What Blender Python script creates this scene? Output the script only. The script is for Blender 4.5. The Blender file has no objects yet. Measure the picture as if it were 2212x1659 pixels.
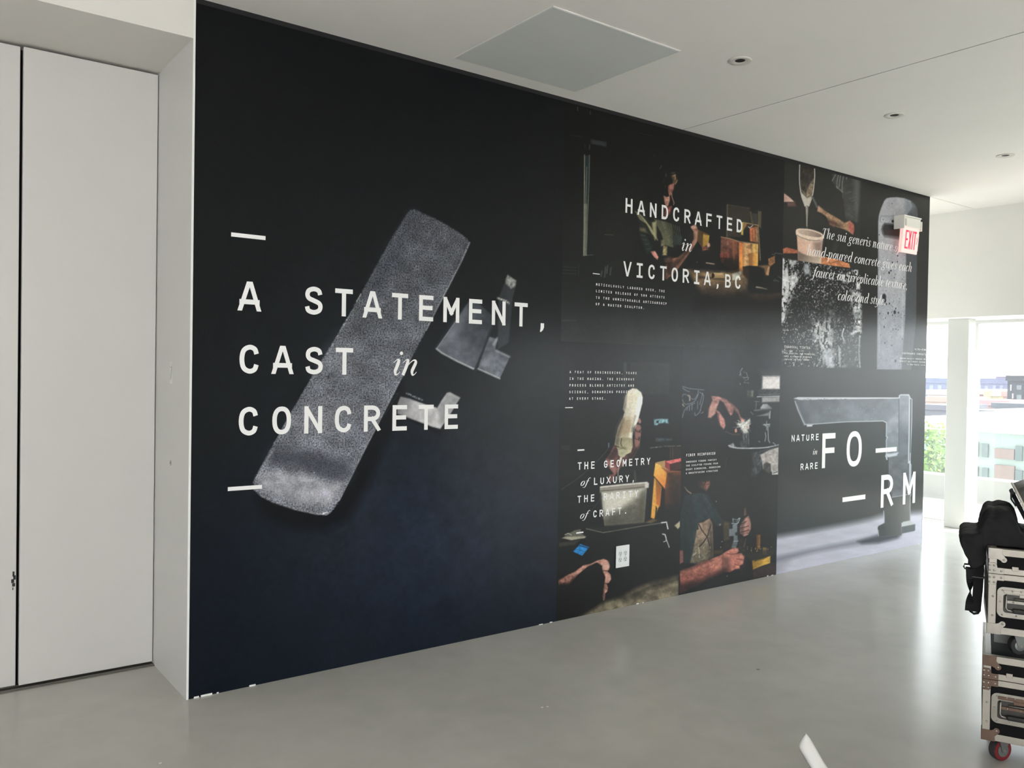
import bpy, bmesh, math, random
import numpy as np
from mathutils import Vector, Matrix

# ------------------------------------------------------------------ camera
FPX, YAW, PITCH, ROLL = 1835.08, 0.6443, -0.0140, 0.0161
CAM = np.array([-1.1502, -3.9756, 1.5258])
H = 3.2            # ceiling height
L = 6.612          # length of the printed wall
_f = np.array([math.sin(YAW)*math.cos(PITCH), math.cos(YAW)*math.cos(PITCH), math.sin(PITCH)])
_r0 = np.array([math.cos(YAW), -math.sin(YAW), 0.0])
_u0 = np.cross(_r0, _f)
RT = _r0*math.cos(ROLL) + _u0*math.sin(ROLL)
UP = _u0*math.cos(ROLL) - _r0*math.sin(ROLL)
FW = _f

def hit(u, v, axis, val):
    """photo pixel -> point where its ray meets the plane axis=val"""
    d = FW + (u-1106)/FPX*RT + (829.5-v)/FPX*UP
    return CAM + (val-CAM[axis])/d[axis]*d

def W(u, v):
    p = hit(u, v, 1, 0.0)
    return p[0], p[2]

scene = bpy.context.scene
COL = scene.collection
cam_d = bpy.data.cameras.new('camera')
cam_d.sensor_width = 36.0
cam_d.lens = FPX/2212*36.0
cam_d.clip_start = 0.05
cam_d.clip_end = 4000
cam = bpy.data.objects.new('camera', cam_d)
COL.objects.link(cam)
m = Matrix((RT, UP, -FW)).transposed().to_4x4()
m.translation = Vector(CAM)
cam.matrix_world = m
scene.camera = cam

# ------------------------------------------------------------------ light
scene.view_settings.view_transform = 'Standard'
scene.view_settings.look = 'None'
scene.view_settings.gamma = 1.0
scene.view_settings.use_curve_mapping = False
scene.view_settings.exposure = 1.27

world = bpy.data.worlds.new('hazy_sky')
scene.world = world
world.use_nodes = True
nt = world.node_tree
nt.nodes.clear()
wo = nt.nodes.new('ShaderNodeOutputWorld')
bg = nt.nodes.new('ShaderNodeBackground')
tc = nt.nodes.new('ShaderNodeTexCoord')
sp = nt.nodes.new('ShaderNodeSeparateXYZ')
rp = nt.nodes.new('ShaderNodeValToRGB')
rp.color_ramp.elements[0].position = 0.0
rp.color_ramp.elements[0].color = (0.96, 0.98, 1.0, 1)
rp.color_ramp.elements[1].position = 0.9
rp.color_ramp.elements[1].color = (0.80, 0.885, 1.0, 1)
nt.links.new(tc.outputs['Generated'], sp.inputs[0])
nt.links.new(sp.outputs['Z'], rp.inputs[0])
nt.links.new(rp.outputs[0], bg.inputs[0])
bg.inputs[1].default_value = 3.0
nt.links.new(bg.outputs[0], wo.inputs[0])

sun_d = bpy.data.lights.new('sun', 'SUN')
sun_d.energy = 8.0
sun_d.angle = math.radians(0.6)
sun_d.color = (1.0, 0.94, 0.84)
sun = bpy.data.objects.new('sun', sun_d)
COL.objects.link(sun)
_sd = Vector((-0.40, 0.34, -1.0))      # travel direction of the sunlight
sun.rotation_euler = _sd.to_track_quat('-Z', 'Y').to_euler()
sun.location = (12, -6, 20)

def portal(name, loc, normal, sx, sy):
    d = bpy.data.lights.new(name, 'AREA')
    d.shape = 'RECTANGLE'
    d.size, d.size_y = sx, sy
    d.cycles.is_portal = True
    o = bpy.data.objects.new(name, d)
    COL.objects.link(o)
    o.location = loc
    o.rotation_euler = Vector(normal).to_track_quat('-Z', 'Y').to_euler()
    return o
portal('window_daylight_right', (8.16, -2.5, 1.07), (-1, 0, 0), 13.0, 2.1)
portal('window_daylight_left', (-7.06, -7.2, 1.35), (1, 0, 0), 3.2, 2.4)  # daylight through an unseen opening added for side light
portal('window_daylight_far', (7.375, 4.26, 1.35), (0, -1, 0), 1.25, 2.4)
portal('window_daylight_back', (-3.9, -9.06, 1.35), (0, 1, 0), 5.8, 2.4)  # same for the added openings behind the camera

# ------------------------------------------------------------------ helpers
def s2l(c):
    c = np.asarray(c, float)/255.0
    return np.where(c <= 0.04045, c/12.92, ((c+0.055)/1.055)**2.4)

def rgb(r, g, b):
    return tuple(float(x) for x in s2l((r, g, b))) + (1.0,)

class MB:
    """collects boxes, tubes and sheets; build() links them as ONE mesh object"""
    def __init__(s): s.v, s.f = [], []
    def add(s, vs, fs):
        n = len(s.v)
        s.v += [tuple(map(float, p)) for p in vs]
        s.f += [tuple(i+n for i in f) for f in fs]
        return s
    def box(s, x0, x1, y0, y1, z0, z1):
        vs = [(x, y, z) for z in (z0, z1) for y in (y0, y1) for x in (x0, x1)]
        return s.add(vs, [(0,2,3,1),(4,5,7,6),(0,1,5,4),(2,6,7,3),(0,4,6,2),(1,3,7,5)])
    def prism(s, poly, d0, d1, axis=1):
        """closed outline (a,b) swept from d0 to d1 along axis"""
        def P(a, b, d):
            return {0: (d, a, b), 1: (a, d, b), 2: (a, b, d)}[axis]
        n = len(poly)
        vs = [P(a, b, d0) for a, b in poly] + [P(a, b, d1) for a, b in poly]
        fs = [tuple(range(n))[::-1], tuple(range(n, 2*n))] + [(i, (i+1) % n, n+(i+1) % n, n+i) for i in range(n)]
        return s.add(vs, fs)
    def tube(s, pts, r, n=10, closed=False, cap=True):
        pts = [Vector(p) for p in pts]
        rs = r if isinstance(r, (list, tuple)) else [r]*len(pts)
        N = len(pts); rings = []
        up = Vector((0, 0, 1))
        for i, p in enumerate(pts):
            a = pts[(i-1) % N] if (closed or i > 0) else p
            b = pts[(i+1) % N] if (closed or i < N-1) else p
            t = (b-a).normalized()
            ref = up if abs(t.dot(up)) < 0.92 else Vector((1, 0, 0))
            x = t.cross(ref).normalized(); y = t.cross(x).normalized()
            rings.append([p + rs[i]*(math.cos(2*math.pi*k/n)*x + math.sin(2*math.pi*k/n)*y) for k in range(n)])
        vs = [q for R in rings for q in R]
        fs = []
        for i in range(N if closed else N-1):
            j = (i+1) % N
            fs += [(i*n+k, i*n+(k+1) % n, j*n+(k+1) % n, j*n+k) for k in range(n)]
        if cap and not closed:
            fs += [tuple(range(n))[::-1], tuple((N-1)*n+k for k in range(n))]
        return s.add(vs, fs)
    def lathe(s, prof, c=(0, 0, 0), axis=2, n=24, closed=False):
        """profile (r, h) turned about an axis through c"""
        vs, fs = [], []
        for r, h in prof:
            for k in range(n):
                a = 2*math.pi*k/n
                q = [r*math.cos(a), r*math.sin(a)]
                p = {2: (q[0], q[1], h), 0: (h, q[0], q[1]), 1: (q[0], h, q[1])}[axis]
                vs.append((p[0]+c[0], p[1]+c[1], p[2]+c[2]))
        M = len(prof)
        for i in range(M-1):
            fs += [(i*n+k, i*n+(k+1) % n, (i+1)*n+(k+1) % n, (i+1)*n+k) for k in range(n)]
        if not closed:
            fs += [tuple(range(n))[::-1], tuple((M-1)*n+k for k in range(n))]
        return s.add(vs, fs)
    def ribbon(s, pts, wdir, w, t):
        """flat webbing along pts: width w along wdir, thickness t"""
        pts = [Vector(p) for p in pts]; N = len(pts)
        vs, fs = [], []
        for i, p in enumerate(pts):
            tg = (pts[min(i+1, N-1)]-pts[max(i-1, 0)]).normalized()
            wd = wdir[i] if isinstance(wdir, list) else wdir
            wd = Vector(wd).normalized()
            nn = tg.cross(wd).normalized()
            for a, b in ((-1, -1), (1, -1), (1, 1), (-1, 1)):
                vs.append(p + wd*(a*w/2) + nn*(b*t/2))
        for i in range(N-1):
            for k in range(4):
                fs.append((i*4+k, i*4+(k+1) % 4, (i+1)*4+(k+1) % 4, (i+1)*4+k))
        fs += [(3, 2, 1, 0), tuple((N-1)*4+k for k in range(4))]
        return s.add(vs, fs)
    def build(s, name, mat, parent=None, bevel=0, smooth=False, seg=2):
        me = bpy.data.meshes.new(name)
        me.from_pydata(s.v, [], s.f)
        bm = bmesh.new(); bm.from_mesh(me)
        bmesh.ops.recalc_face_normals(bm, faces=bm.faces)
        bm.to_mesh(me); bm.free()
        if smooth:
            me.polygons.foreach_set('use_smooth', [True]*len(me.polygons))
        me.materials.append(mat)
        o = bpy.data.objects.new(name, me)
        COL.objects.link(o)
        if parent: o.parent = parent
        if bevel:
            b = o.modifiers.new('edge', 'BEVEL'); b.width = bevel; b.segments = seg
            b.limit_method = 'ANGLE'; b.angle_limit = math.radians(40)
        return o

def tag(o, label=None, cat=None, group=None, kind=None):
    if label: o['label'] = label
    if cat: o['category'] = cat
    if group: o['group'] = group
    if kind: o['kind'] = kind
    return o

def empty(name, loc=(0, 0, 0), rz=0.0):
    o = bpy.data.objects.new(name, None)
    COL.objects.link(o)
    o.location = loc; o.rotation_euler = (0, 0, rz)
    o.empty_display_size = 0.1
    return o

def copy_tree(o, parent=None):
    c = o.copy(); COL.objects.link(c); c.parent = parent
    for ch in o.children: copy_tree(ch, c)
    return c

def struct(o): return tag(o, kind='structure')

# ------------------------------------------------------------------ materials
def mat(name, color, rough=0.5, metal=0.0, var=0.0, vscale=3.0, bump=0.0, bscale=60.0,
        spec=0.5, coat=0.0, rvar=0.0, emit=None, estr=0.0):
    m = bpy.data.materials.new(name); m.use_nodes = True
    n = m.node_tree; b = n.nodes['Principled BSDF']
    b.inputs['Base Color'].default_value = color
    b.inputs['Roughness'].default_value = rough
    b.inputs['Metallic'].default_value = metal
    b.inputs['Specular IOR Level'].default_value = spec
    if coat: b.inputs['Coat Weight'].default_value = coat
    if emit:
        b.inputs['Emission Color'].default_value = emit
        b.inputs['Emission Strength'].default_value = estr
    t = n.nodes.new('ShaderNodeTexCoord')
    if var or rvar:
        no = n.nodes.new('ShaderNodeTexNoise'); no.inputs['Scale'].default_value = vscale
        no.inputs['Detail'].default_value = 6; no.inputs['Roughness'].default_value = 0.6
        n.links.new(t.outputs['Object'], no.inputs['Vector'])
        if var:
            r = n.nodes.new('ShaderNodeValToRGB')
            r.color_ramp.elements[0].position = 0.3; r.color_ramp.elements[1].position = 0.7
            c = np.array(color[:3])
            r.color_ramp.elements[0].color = tuple(c*(1-var))+(1,)
            r.color_ramp.elements[1].color = tuple(np.minimum(c*(1+var), 1))+(1,)
            n.links.new(no.outputs['Fac'], r.inputs[0])
            n.links.new(r.outputs[0], b.inputs['Base Color'])
        if rvar:
            mr = n.nodes.new('ShaderNodeMapRange')
            mr.inputs['To Min'].default_value = rough-rvar; mr.inputs['To Max'].default_value = rough+rvar
            mr.inputs['From Min'].default_value = 0.3; mr.inputs['From Max'].default_value = 0.7
            n.links.new(no.outputs['Fac'], mr.inputs['Value'])
            n.links.new(mr.outputs[0], b.inputs['Roughness'])
    if bump:
        nb = n.nodes.new('ShaderNodeTexNoise'); nb.inputs['Scale'].default_value = bscale
        nb.inputs['Detail'].default_value = 3
        n.links.new(t.outputs['Object'], nb.inputs['Vector'])
        bu = n.nodes.new('ShaderNodeBump'); bu.inputs['Strength'].default_value = bump
        bu.inputs['Distance'].default_value = 0.002
        n.links.new(nb.outputs['Fac'], bu.inputs['Height'])
        n.links.new(bu.outputs[0], b.inputs['Normal'])
    return m

M_WALL = mat('white_paint', (0.88, 0.865, 0.83, 1), 0.55, var=0.02, vscale=1.2, bump=0.04, bscale=90)
M_CEIL = mat('ceiling_paint', (0.95, 0.92, 0.875, 1), 0.7, var=0.025, vscale=0.9, bump=0.04, bscale=40)
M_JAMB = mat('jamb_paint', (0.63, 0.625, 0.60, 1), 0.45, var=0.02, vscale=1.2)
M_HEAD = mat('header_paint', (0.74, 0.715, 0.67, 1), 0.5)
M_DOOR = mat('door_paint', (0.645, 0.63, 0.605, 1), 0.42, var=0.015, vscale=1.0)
M_BEAD = mat('corner_bead', (0.86, 0.86, 0.84, 1), 0.5)
M_BLACK = mat('black_reveal', (0.006, 0.006, 0.007, 1), 0.8)
M_GREYP = mat('primed_panel', (0.72, 0.735, 0.715, 1), 0.5, var=0.025, vscale=2.0)
M_GAP = mat('joint_shadow', (0.30, 0.28, 0.26, 1), 0.8)  # plain grey for the terrace drain slots and joint
M_FRAME = mat('window_frame', (0.66, 0.66, 0.65, 1), 0.4)
M_COLUMN = mat('column_paint', (0.64, 0.64, 0.62, 1), 0.4)
# ------------------------------------------------------------------ floor
def floor_material():
    m = bpy.data.materials.new('sealed_concrete'); m.use_nodes = True
    n = m.node_tree; b = n.nodes['Principled BSDF']; k = n.links.new
    t = n.nodes.new('ShaderNodeTexCoord')
    n1 = n.nodes.new('ShaderNodeTexNoise'); n1.inputs['Scale'].default_value = 0.9; n1.inputs['Detail'].default_value = 8
    n1.inputs['Roughness'].default_value = 0.62; n1.inputs['Distortion'].default_value = 0.4
    n2 = n.nodes.new('ShaderNodeTexNoise'); n2.inputs['Scale'].default_value = 7.0; n2.inputs['Detail'].default_value = 6
    k(t.outputs['Object'], n1.inputs['Vector']); k(t.outputs['Object'], n2.inputs['Vector'])
    mx = n.nodes.new('ShaderNodeMix'); mx.data_type = 'FLOAT'; mx.inputs[0].default_value = 0.3
    k(n1.outputs['Fac'], mx.inputs[2]); k(n2.outputs['Fac'], mx.inputs[3])
    r = n.nodes.new('ShaderNodeValToRGB')
    r.color_ramp.elements[0].position = 0.33; r.color_ramp.elements[0].color = (0.47, 0.46, 0.425, 1)
    r.color_ramp.elements[1].position = 0.66; r.color_ramp.elements[1].color = (0.56, 0.55, 0.515, 1)
    k(mx.outputs[0], r.inputs[0])
    # dark specks and scuffs
    v = n.nodes.new('ShaderNodeTexVoronoi'); v.inputs['Scale'].default_value = 1.7; v.inputs['Randomness'].default_value = 1.0
    k(t.outputs['Object'], v.inputs['Vector'])
    mr = n.nodes.new('ShaderNodeMapRange'); mr.inputs['From Min'].default_value = 0.010; mr.inputs['From Max'].default_value = 0.022
    mr.inputs['To Min'].default_value = 0.45; mr.inputs['To Max'].default_value = 1.0
    k(v.outputs['Distance'], mr.inputs['Value'])
    mu = n.nodes.new('ShaderNodeMix'); mu.data_type = 'RGBA'; mu.blend_type = 'MULTIPLY'; mu.inputs[0].default_value = 1.0
    k(r.outputs[0], mu.inputs[6]); k(mr.outputs[0], mu.inputs[7])
    k(mu.outputs[2], b.inputs['Base Color'])
    b.inputs['Roughness'].default_value = 0.21
    b.inputs['Specular IOR Level'].default_value = 0.16
    bu = n.nodes.new('ShaderNodeBump'); bu.inputs['Strength'].default_value = 0.03; bu.inputs['Distance'].default_value = 0.002
    k(n2.outputs['Fac'], bu.inputs['Height']); k(bu.outputs[0], b.inputs['Normal'])
    return m
M_FLOOR = floor_material()
struct(MB().box(-7.3, 8.12, -9.3, 4.2, -0.2, 0.0).build('floor', M_FLOOR))

# ------------------------------------------------------------------ ceiling
JX = 3.265
ce = empty('ceiling'); struct(ce)
MB().box(-7.3, 8.3, -9.3, 4.2, H+0.05, H+0.2).build('backing', M_BLACK, ce)
g = 0.0065
for x0, x1, y0, y1 in ((-7.3, JX-g, -9.3, 4.2), (JX+g, 7.49, -9.3, -g*0.6), (JX+g, 7.49, g*0.6, 4.2)):
    MB().box(x0, x1, y0, y1, H, H+0.05).build('ceiling_panel', M_CEIL, ce)

M_GAP_SHADE = mat('joint_filler', (0.22, 0.205, 0.19, 1), 0.8)
MB().box(JX-g, JX+g, -9.3, 4.2, H+.003, H+.02).build('joint_filler', M_GAP_SHADE, ce)  # dark strips laid in the gaps so they read as shaded
MB().box(JX+g, 7.49, -g*.6, g*.6, H+.003, H+.02).build('joint_filler', M_GAP_SHADE, ce)
# access panel in the ceiling
ap = empty('access_panel', (1.746, -0.541, H))
tag(ap, 'square grey access panel set flush in the white ceiling', 'access panel')
hx, hy = 0.43, 0.415
MB().box(-hx+.006, hx-.006, -hy+.006, hy-.006, -0.005, -0.0005).build('panel_door', M_GREYP, ap, bevel=0.002)
fr = MB()
fr.box(-hx, hx, -hy, -hy+.003, -.0035, -0.0005).box(-hx, hx, hy-.003, hy, -.0035, -0.0005)
fr.box(-hx, -hx+.003, -hy, hy, -.0035, -0.0005).box(hx-.003, hx, -hy, hy, -.0035, -0.0005)
fr.build('panel_frame', M_CEIL, ap)

# recessed pinhole downlights
M_TRIM = mat('downlight_trim', (0.74, 0.71, 0.66, 1), 0.45)
M_HOLE = mat('downlight_recess', (0.012, 0.011, 0.010, 1), 0.6)
dl = None
for i, (x, y, lb) in enumerate(((2.520, -1.060, 'recessed ceiling downlight nearest the grey access panel'),
                                (4.034, -1.079, 'recessed ceiling downlight just beyond the ceiling joint line'),
                                (5.585, -1.087, 'recessed ceiling downlight farthest away, near the window wall'),
                                (4.034, -1.965, 'recessed ceiling downlight cut off by the right edge of the photo'))):
    if dl is None:
        dl = empty('downlight')
        MB().lathe([(.060, -.0003), (.061, -.004), (.058, -.006), (.040, -.0045), (.027, -.0015), (.0255, -.0006)], closed=True, n=40).build('trim_ring', M_TRIM, dl, smooth=True)
        MB().lathe([(.0262, -.0012), (.0262, -.0004)], n=28).build('recess', M_HOLE, dl)  # shallow disc, its black colour gives the shade inside the hole
        o = dl
    else:
        o = copy_tree(dl)
    o.location = (x, y, H)
    tag(o, lb, 'downlight', 'recessed downlights in the ceiling')

# ------------------------------------------------------------------ the core with the printed wall and the door recess
JD, DH = 0.576, 3.015
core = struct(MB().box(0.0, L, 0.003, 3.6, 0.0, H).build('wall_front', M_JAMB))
MB().box(-0.0, 0.0095, -0.0005, 0.003, 0.0, H).build('corner_bead', M_BEAD, core)
MB().box(0.0095, L, 0.0, 0.003, 3.176, H).build('top_reveal', M_BLACK, core)  # flat black strip painted in for the shadow line under the ceiling
chip = MB()
random.seed(5)
for u in (424, 440, 452, 470, 545, 1168, 1190, 1377, 1389, 1658, 1668, 1985):
    x = hit(u, 1516-(u-400)*.2147, 1, 0)[0]
    w = random.uniform(.004, .016)
    chip.box(x-w, x+w, -0.0022, 0.003, 0.0, random.uniform(.004, .009))
chip.build('chipped_paint', M_BEAD, core)

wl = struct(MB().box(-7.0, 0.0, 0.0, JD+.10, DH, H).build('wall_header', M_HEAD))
struct(MB().box(-7.0, -2.42, 0.0, JD+.10, 0.0, DH).build('wall_recess_side', M_WALL))
struct(MB().box(-2.42, 0.0, JD+.10, JD+.2, 0.0, H).build('wall_recess_back', M_BLACK))
def leaf(name, x0, x1, y, cut):
    b = MB(); b.box(x0, x1, y, y+.035, 0.016, DH-.012)
    d = b.build(name, M_DOOR, bevel=.003); struct(d)
    return d
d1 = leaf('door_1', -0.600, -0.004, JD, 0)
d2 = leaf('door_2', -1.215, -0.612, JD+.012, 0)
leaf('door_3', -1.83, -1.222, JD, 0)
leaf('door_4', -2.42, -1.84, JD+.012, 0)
M_SCUFF = mat('black_scuff', (0.02, 0.02, 0.02, 1), 0.6)
sc = MB(); q = hit(29, 1256, 1, JD+.012)
for k, (dx, dz, a, b) in enumerate(((0, .035, .004, .012), (.004, .018, .005, .010), (-.003, .002, .006, .009), (.001, -.016, .006, .008), (-.002, -.034, .002, .006))):
    sc.box(q[0]+dx-a, q[0]+dx+a, JD+.0112, JD+.0125, q[2]+dz-b, q[2]+dz+b)
sc.build('keyhole', M_SCUFF, d2)
M_SILL = mat('door_sill', (0.20, 0.19, 0.17, 1), 0.45, metal=0.6)
sl = MB()
sl.box(-2.42, 0.0, JD-.030, JD+.10, 0.0, 0.004)
sl.box(-2.42, 0.0, JD-.012, JD-.002, 0.004, 0.007).box(-2.42, 0.0, JD+.036, JD+.06, 0.004, 0.007)
struct(sl.build('trim_1', M_SILL))

# floor number and hole cover on the door jamb
ns = empty('number_sticker', (0.0, 0.302, 1.497))
tag(ns, 'small clear sticker with a grey number 7 on the white door jamb', 'sticker')
MB().box(-.0012, -.0002, -.020, .020, -.052, .052).build('backing_film', mat('sticker_film', (0.72, 0.715, 0.69, 1), 0.25), ns)
sv = MB()
M_INK = mat('grey_ink', (0.30, 0.30, 0.28, 1), 0.5)
sv.box(-.0018, -.0011, -.015, .015, .024, .030)
sv.prism([(-.015, .026), (-.009, .026), (.006, -.034), (.000, -.034)], -.0018, -.0011, axis=0)
sv.build('numeral', M_INK, ns)
hc = empty('hole_cover', (0.0, 0.293, 1.060))
tag(hc, 'tiny round grey cover plug on the white door jamb', 'cover')
MB().lathe([(.010, -.003), (.013, -.0015), (.013, -.0002)], axis=0, n=20).build('cap', mat('cap_grey', (0.42, 0.41, 0.39, 1), 0.4), hc)
MB().lathe([(.003, -.0042), (.003, -.003)], axis=0, n=12).build('screw', mat('cap_screw', (0.2, 0.2, 0.19, 1), 0.4, metal=.7), hc)

# ------------------------------------------------------------------ window wall
WX = 7.486           # inner face of the bulkhead above the windows
GX = 8.11            # glass line
HZ = 2.143           # underside of the bulkhead
struct(MB().box(WX, 8.30, -9.3, 4.2, HZ, H+.05).build('wall_right', M_WALL))
col_y = (0.135, 0.345)
for k, y0 in enumerate((0.135, -2.9, -5.9, 2.6)):
    struct(MB().box(7.71, 7.86, y0, y0+.21, 0.0, HZ).build('wall_pillar', M_COLUMN, bevel=.006))
def schlick(n):
    lw = n.nodes.new('ShaderNodeLayerWeight'); lw.inputs['Blend'].default_value = 0.5
    pw = n.nodes.new('ShaderNodeMath'); pw.operation = 'POWER'; pw.inputs[1].default_value = 5.0
    ma = n.nodes.new('ShaderNodeMath'); ma.operation = 'MULTIPLY_ADD'; ma.inputs[1].default_value = 0.96; ma.inputs[2].default_value = 0.04
    n.links.new(lw.outputs['Facing'], pw.inputs[0]); n.links.new(pw.outputs[0], ma.inputs[0])
    return ma
def glass_material():
    m = bpy.data.materials.new('window_glass'); m.use_nodes = True
    n = m.node_tree; n.nodes.clear(); k = n.links.new
    o = n.nodes.new('ShaderNodeOutputMaterial')
    tr = n.nodes.new('ShaderNodeBsdfTransparent'); tr.inputs[0].default_value = (0.95, 0.97, 0.965, 1)
    gl = n.nodes.new('ShaderNodeBsdfGlossy'); gl.inputs['Roughness'].default_value = 0.02
    fr = schlick(n)
    m1 = n.nodes.new('ShaderNodeMixShader'); k(fr.outputs[0], m1.inputs[0]); k(tr.outputs[0], m1.inputs[1]); k(gl.outputs[0], m1.inputs[2])
    du = n.nodes.new('ShaderNodeBsdfTranslucent'); du.inputs[0].default_value = (0.92, 0.93, 0.98, 1)   # white film added as a hazy veil over the view
    m2 = n.nodes.new('ShaderNodeMixShader'); m2.inputs[0].default_value = VEIL
    k(m1.outputs[0], m2.inputs[1]); k(du.outputs[0], m2.inputs[2])
    k(m2.outputs[0], o.inputs[0])
    return m
VEIL = 0.015
M_GLASS = glass_material()
# panes between the pillars, each with its own frame
wi = 0
for y0, y1 in ((-9.2, -5.8), (-5.8, -2.8), (-2.8, 0.24), (0.24, 2.7), (2.7, 4.1)):
    wi += 1
    w = empty('window_%d' % wi, (GX, 0, 0)); struct(w)
    f = MB()
    f.box(-.04, .04, y0, y1, 0.0, 0.035).box(-.04, .04, y0, y1, HZ-.03, HZ)
    f.box(-.03, .03, y0, y0+.03, .035, HZ-.03).box(-.03, .03, y1-.03, y1, .035, HZ-.03)
    f.box(-.16, -.13, y0, y1, 0.0, 0.012)
    f.build('window_frame', M_FRAME, w, bevel=.003)
    MB().box(-.004, .004, y0+.03, y1-.03, .035, HZ-.03).build('pane', M_GLASS, w)

# ------------------------------------------------------------------ rest of the room behind the camera
def holed(name, horiz, c0, c1, a0, a1, openings, zlo, zhi):
    """wall slab between c0 and c1, running a0..a1, with window openings"""
    b = MB()
    def seg(p, q, z0, z1):
        if horiz: b.box(p, q, c0, c1, z0, z1)
        else: b.box(c0, c1, p, q, z0, z1)
    cur = a0
    for p, q in openings:
        seg(cur, p, 0, H)
        seg(p, q, 0, zlo); seg(p, q, zhi, H)
        cur = q
    seg(cur, a1, 0, H)
    return struct(b.build(name, M_WALL))
holed('wall_back', True, -9.3, -9.0, -7.3, 8.3, ((-6.8, -4.0), (-3.8, -1.0)), 0.15, 2.55)  # unseen window openings added to light the left part of the room
holed('wall_left', False, -7.3, -7.0, -9.3, 4.2, ((-8.8, -5.6),), 0.15, 2.55)  # opening put in out of view for more side light
holed('wall_far', True, 4.2, 4.4, -7.3, 8.3, ((6.75, 8.0),), 0.15, 2.55)
for name, bx in (('window_6', (-6.8, -4.0, -9.17, -9.13)), ('window_7', (-3.8, -1.0, -9.17, -9.13)),
                 ('window_8', (-7.17, -7.13, -8.8, -5.6)), ('window_9', (6.75, 8.0, 4.28, 4.32))):
    x0, x1, y0, y1 = bx
    b = MB()
    for z0, z1 in ((.15, .2), (2.5, 2.55)): b.box(x0, x1, y0, y1, z0, z1)
    if x1-x0 > 1:
        for t in (0, .5, 1): xx = x0+(x1-x0)*t; b.box(max(x0, xx-.025), min(x1, xx+.025), y0, y1, .2, 2.5)
    else:
        for t in (0, .5, 1): yy = y0+(y1-y0)*t; b.box(x0, x1, max(y0, yy-.025), min(y1, yy+.025), .2, 2.5)
    struct(b.build(name, M_FRAME))
# ------------------------------------------------------------------ the printed mural (flat print on the wall)
E_WALL = 0.80        # brightness a white print has on this wall; print inks = photo colour / E_WALL
def hash2(ix, iy, seed):
    h = (ix.astype(np.int64)*374761393 + iy.astype(np.int64)*668265263 + seed*974711) & 0x7fffffff
    h = ((h ^ (h >> 13))*1274126177) & 0x7fffffff
    return ((h ^ (h >> 16)) & 0xffff)/65535.0
def vnoise(x, y, seed=0):
    ix, iy = np.floor(x), np.floor(y)
    fx, fy = x-ix, y-iy
    fx, fy = fx*fx*(3-2*fx), fy*fy*(3-2*fy)
    a = hash2(ix, iy, seed); b = hash2(ix+1, iy, seed); c = hash2(ix, iy+1, seed); d = hash2(ix+1, iy+1, seed)
    return (a*(1-fx)+b*fx)*(1-fy) + (c*(1-fx)+d*fx)*fy
def fbm(x, y, seed=0, oct=4, gain=0.55):
    s, t, a = 0, 0, 1.0
    for k in range(oct):
        s = s + a*vnoise(x, y, seed+k*17); t += a; a *= gain; x = x*2.03+3.1; y = y*2.03+7.7
    return s/t

KR = dict(a1=(470,420,.2411), a2=(800,420,.2411), a3=(470,780,.2411), a4=(800,780,.2411),
          b1=(1200,220,.1567), b2=(1200,440,.1567), b3=(1440,280,.1567), b4=(1440,480,.1567), b5=(1200,680,.22604),
          c1=(1200,780,.16878), c2=(1200,960,.22913), c3=(1460,780,.15676), c4=(1460,1020,.16878),
          d1=(1670,320,.15670), d2=(1850,380,.12057), d3=(1670,540,.16871), d4=(1850,540,.16882), d5=(1670,800,.15823), d6=(1670,980,.16272),
          px=(0,0,1.0))
def K(n, *pts):
    ox, oy, s = KR[n]
    return [(ox+x*s, oy+y*s) for x, y in pts]

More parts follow.
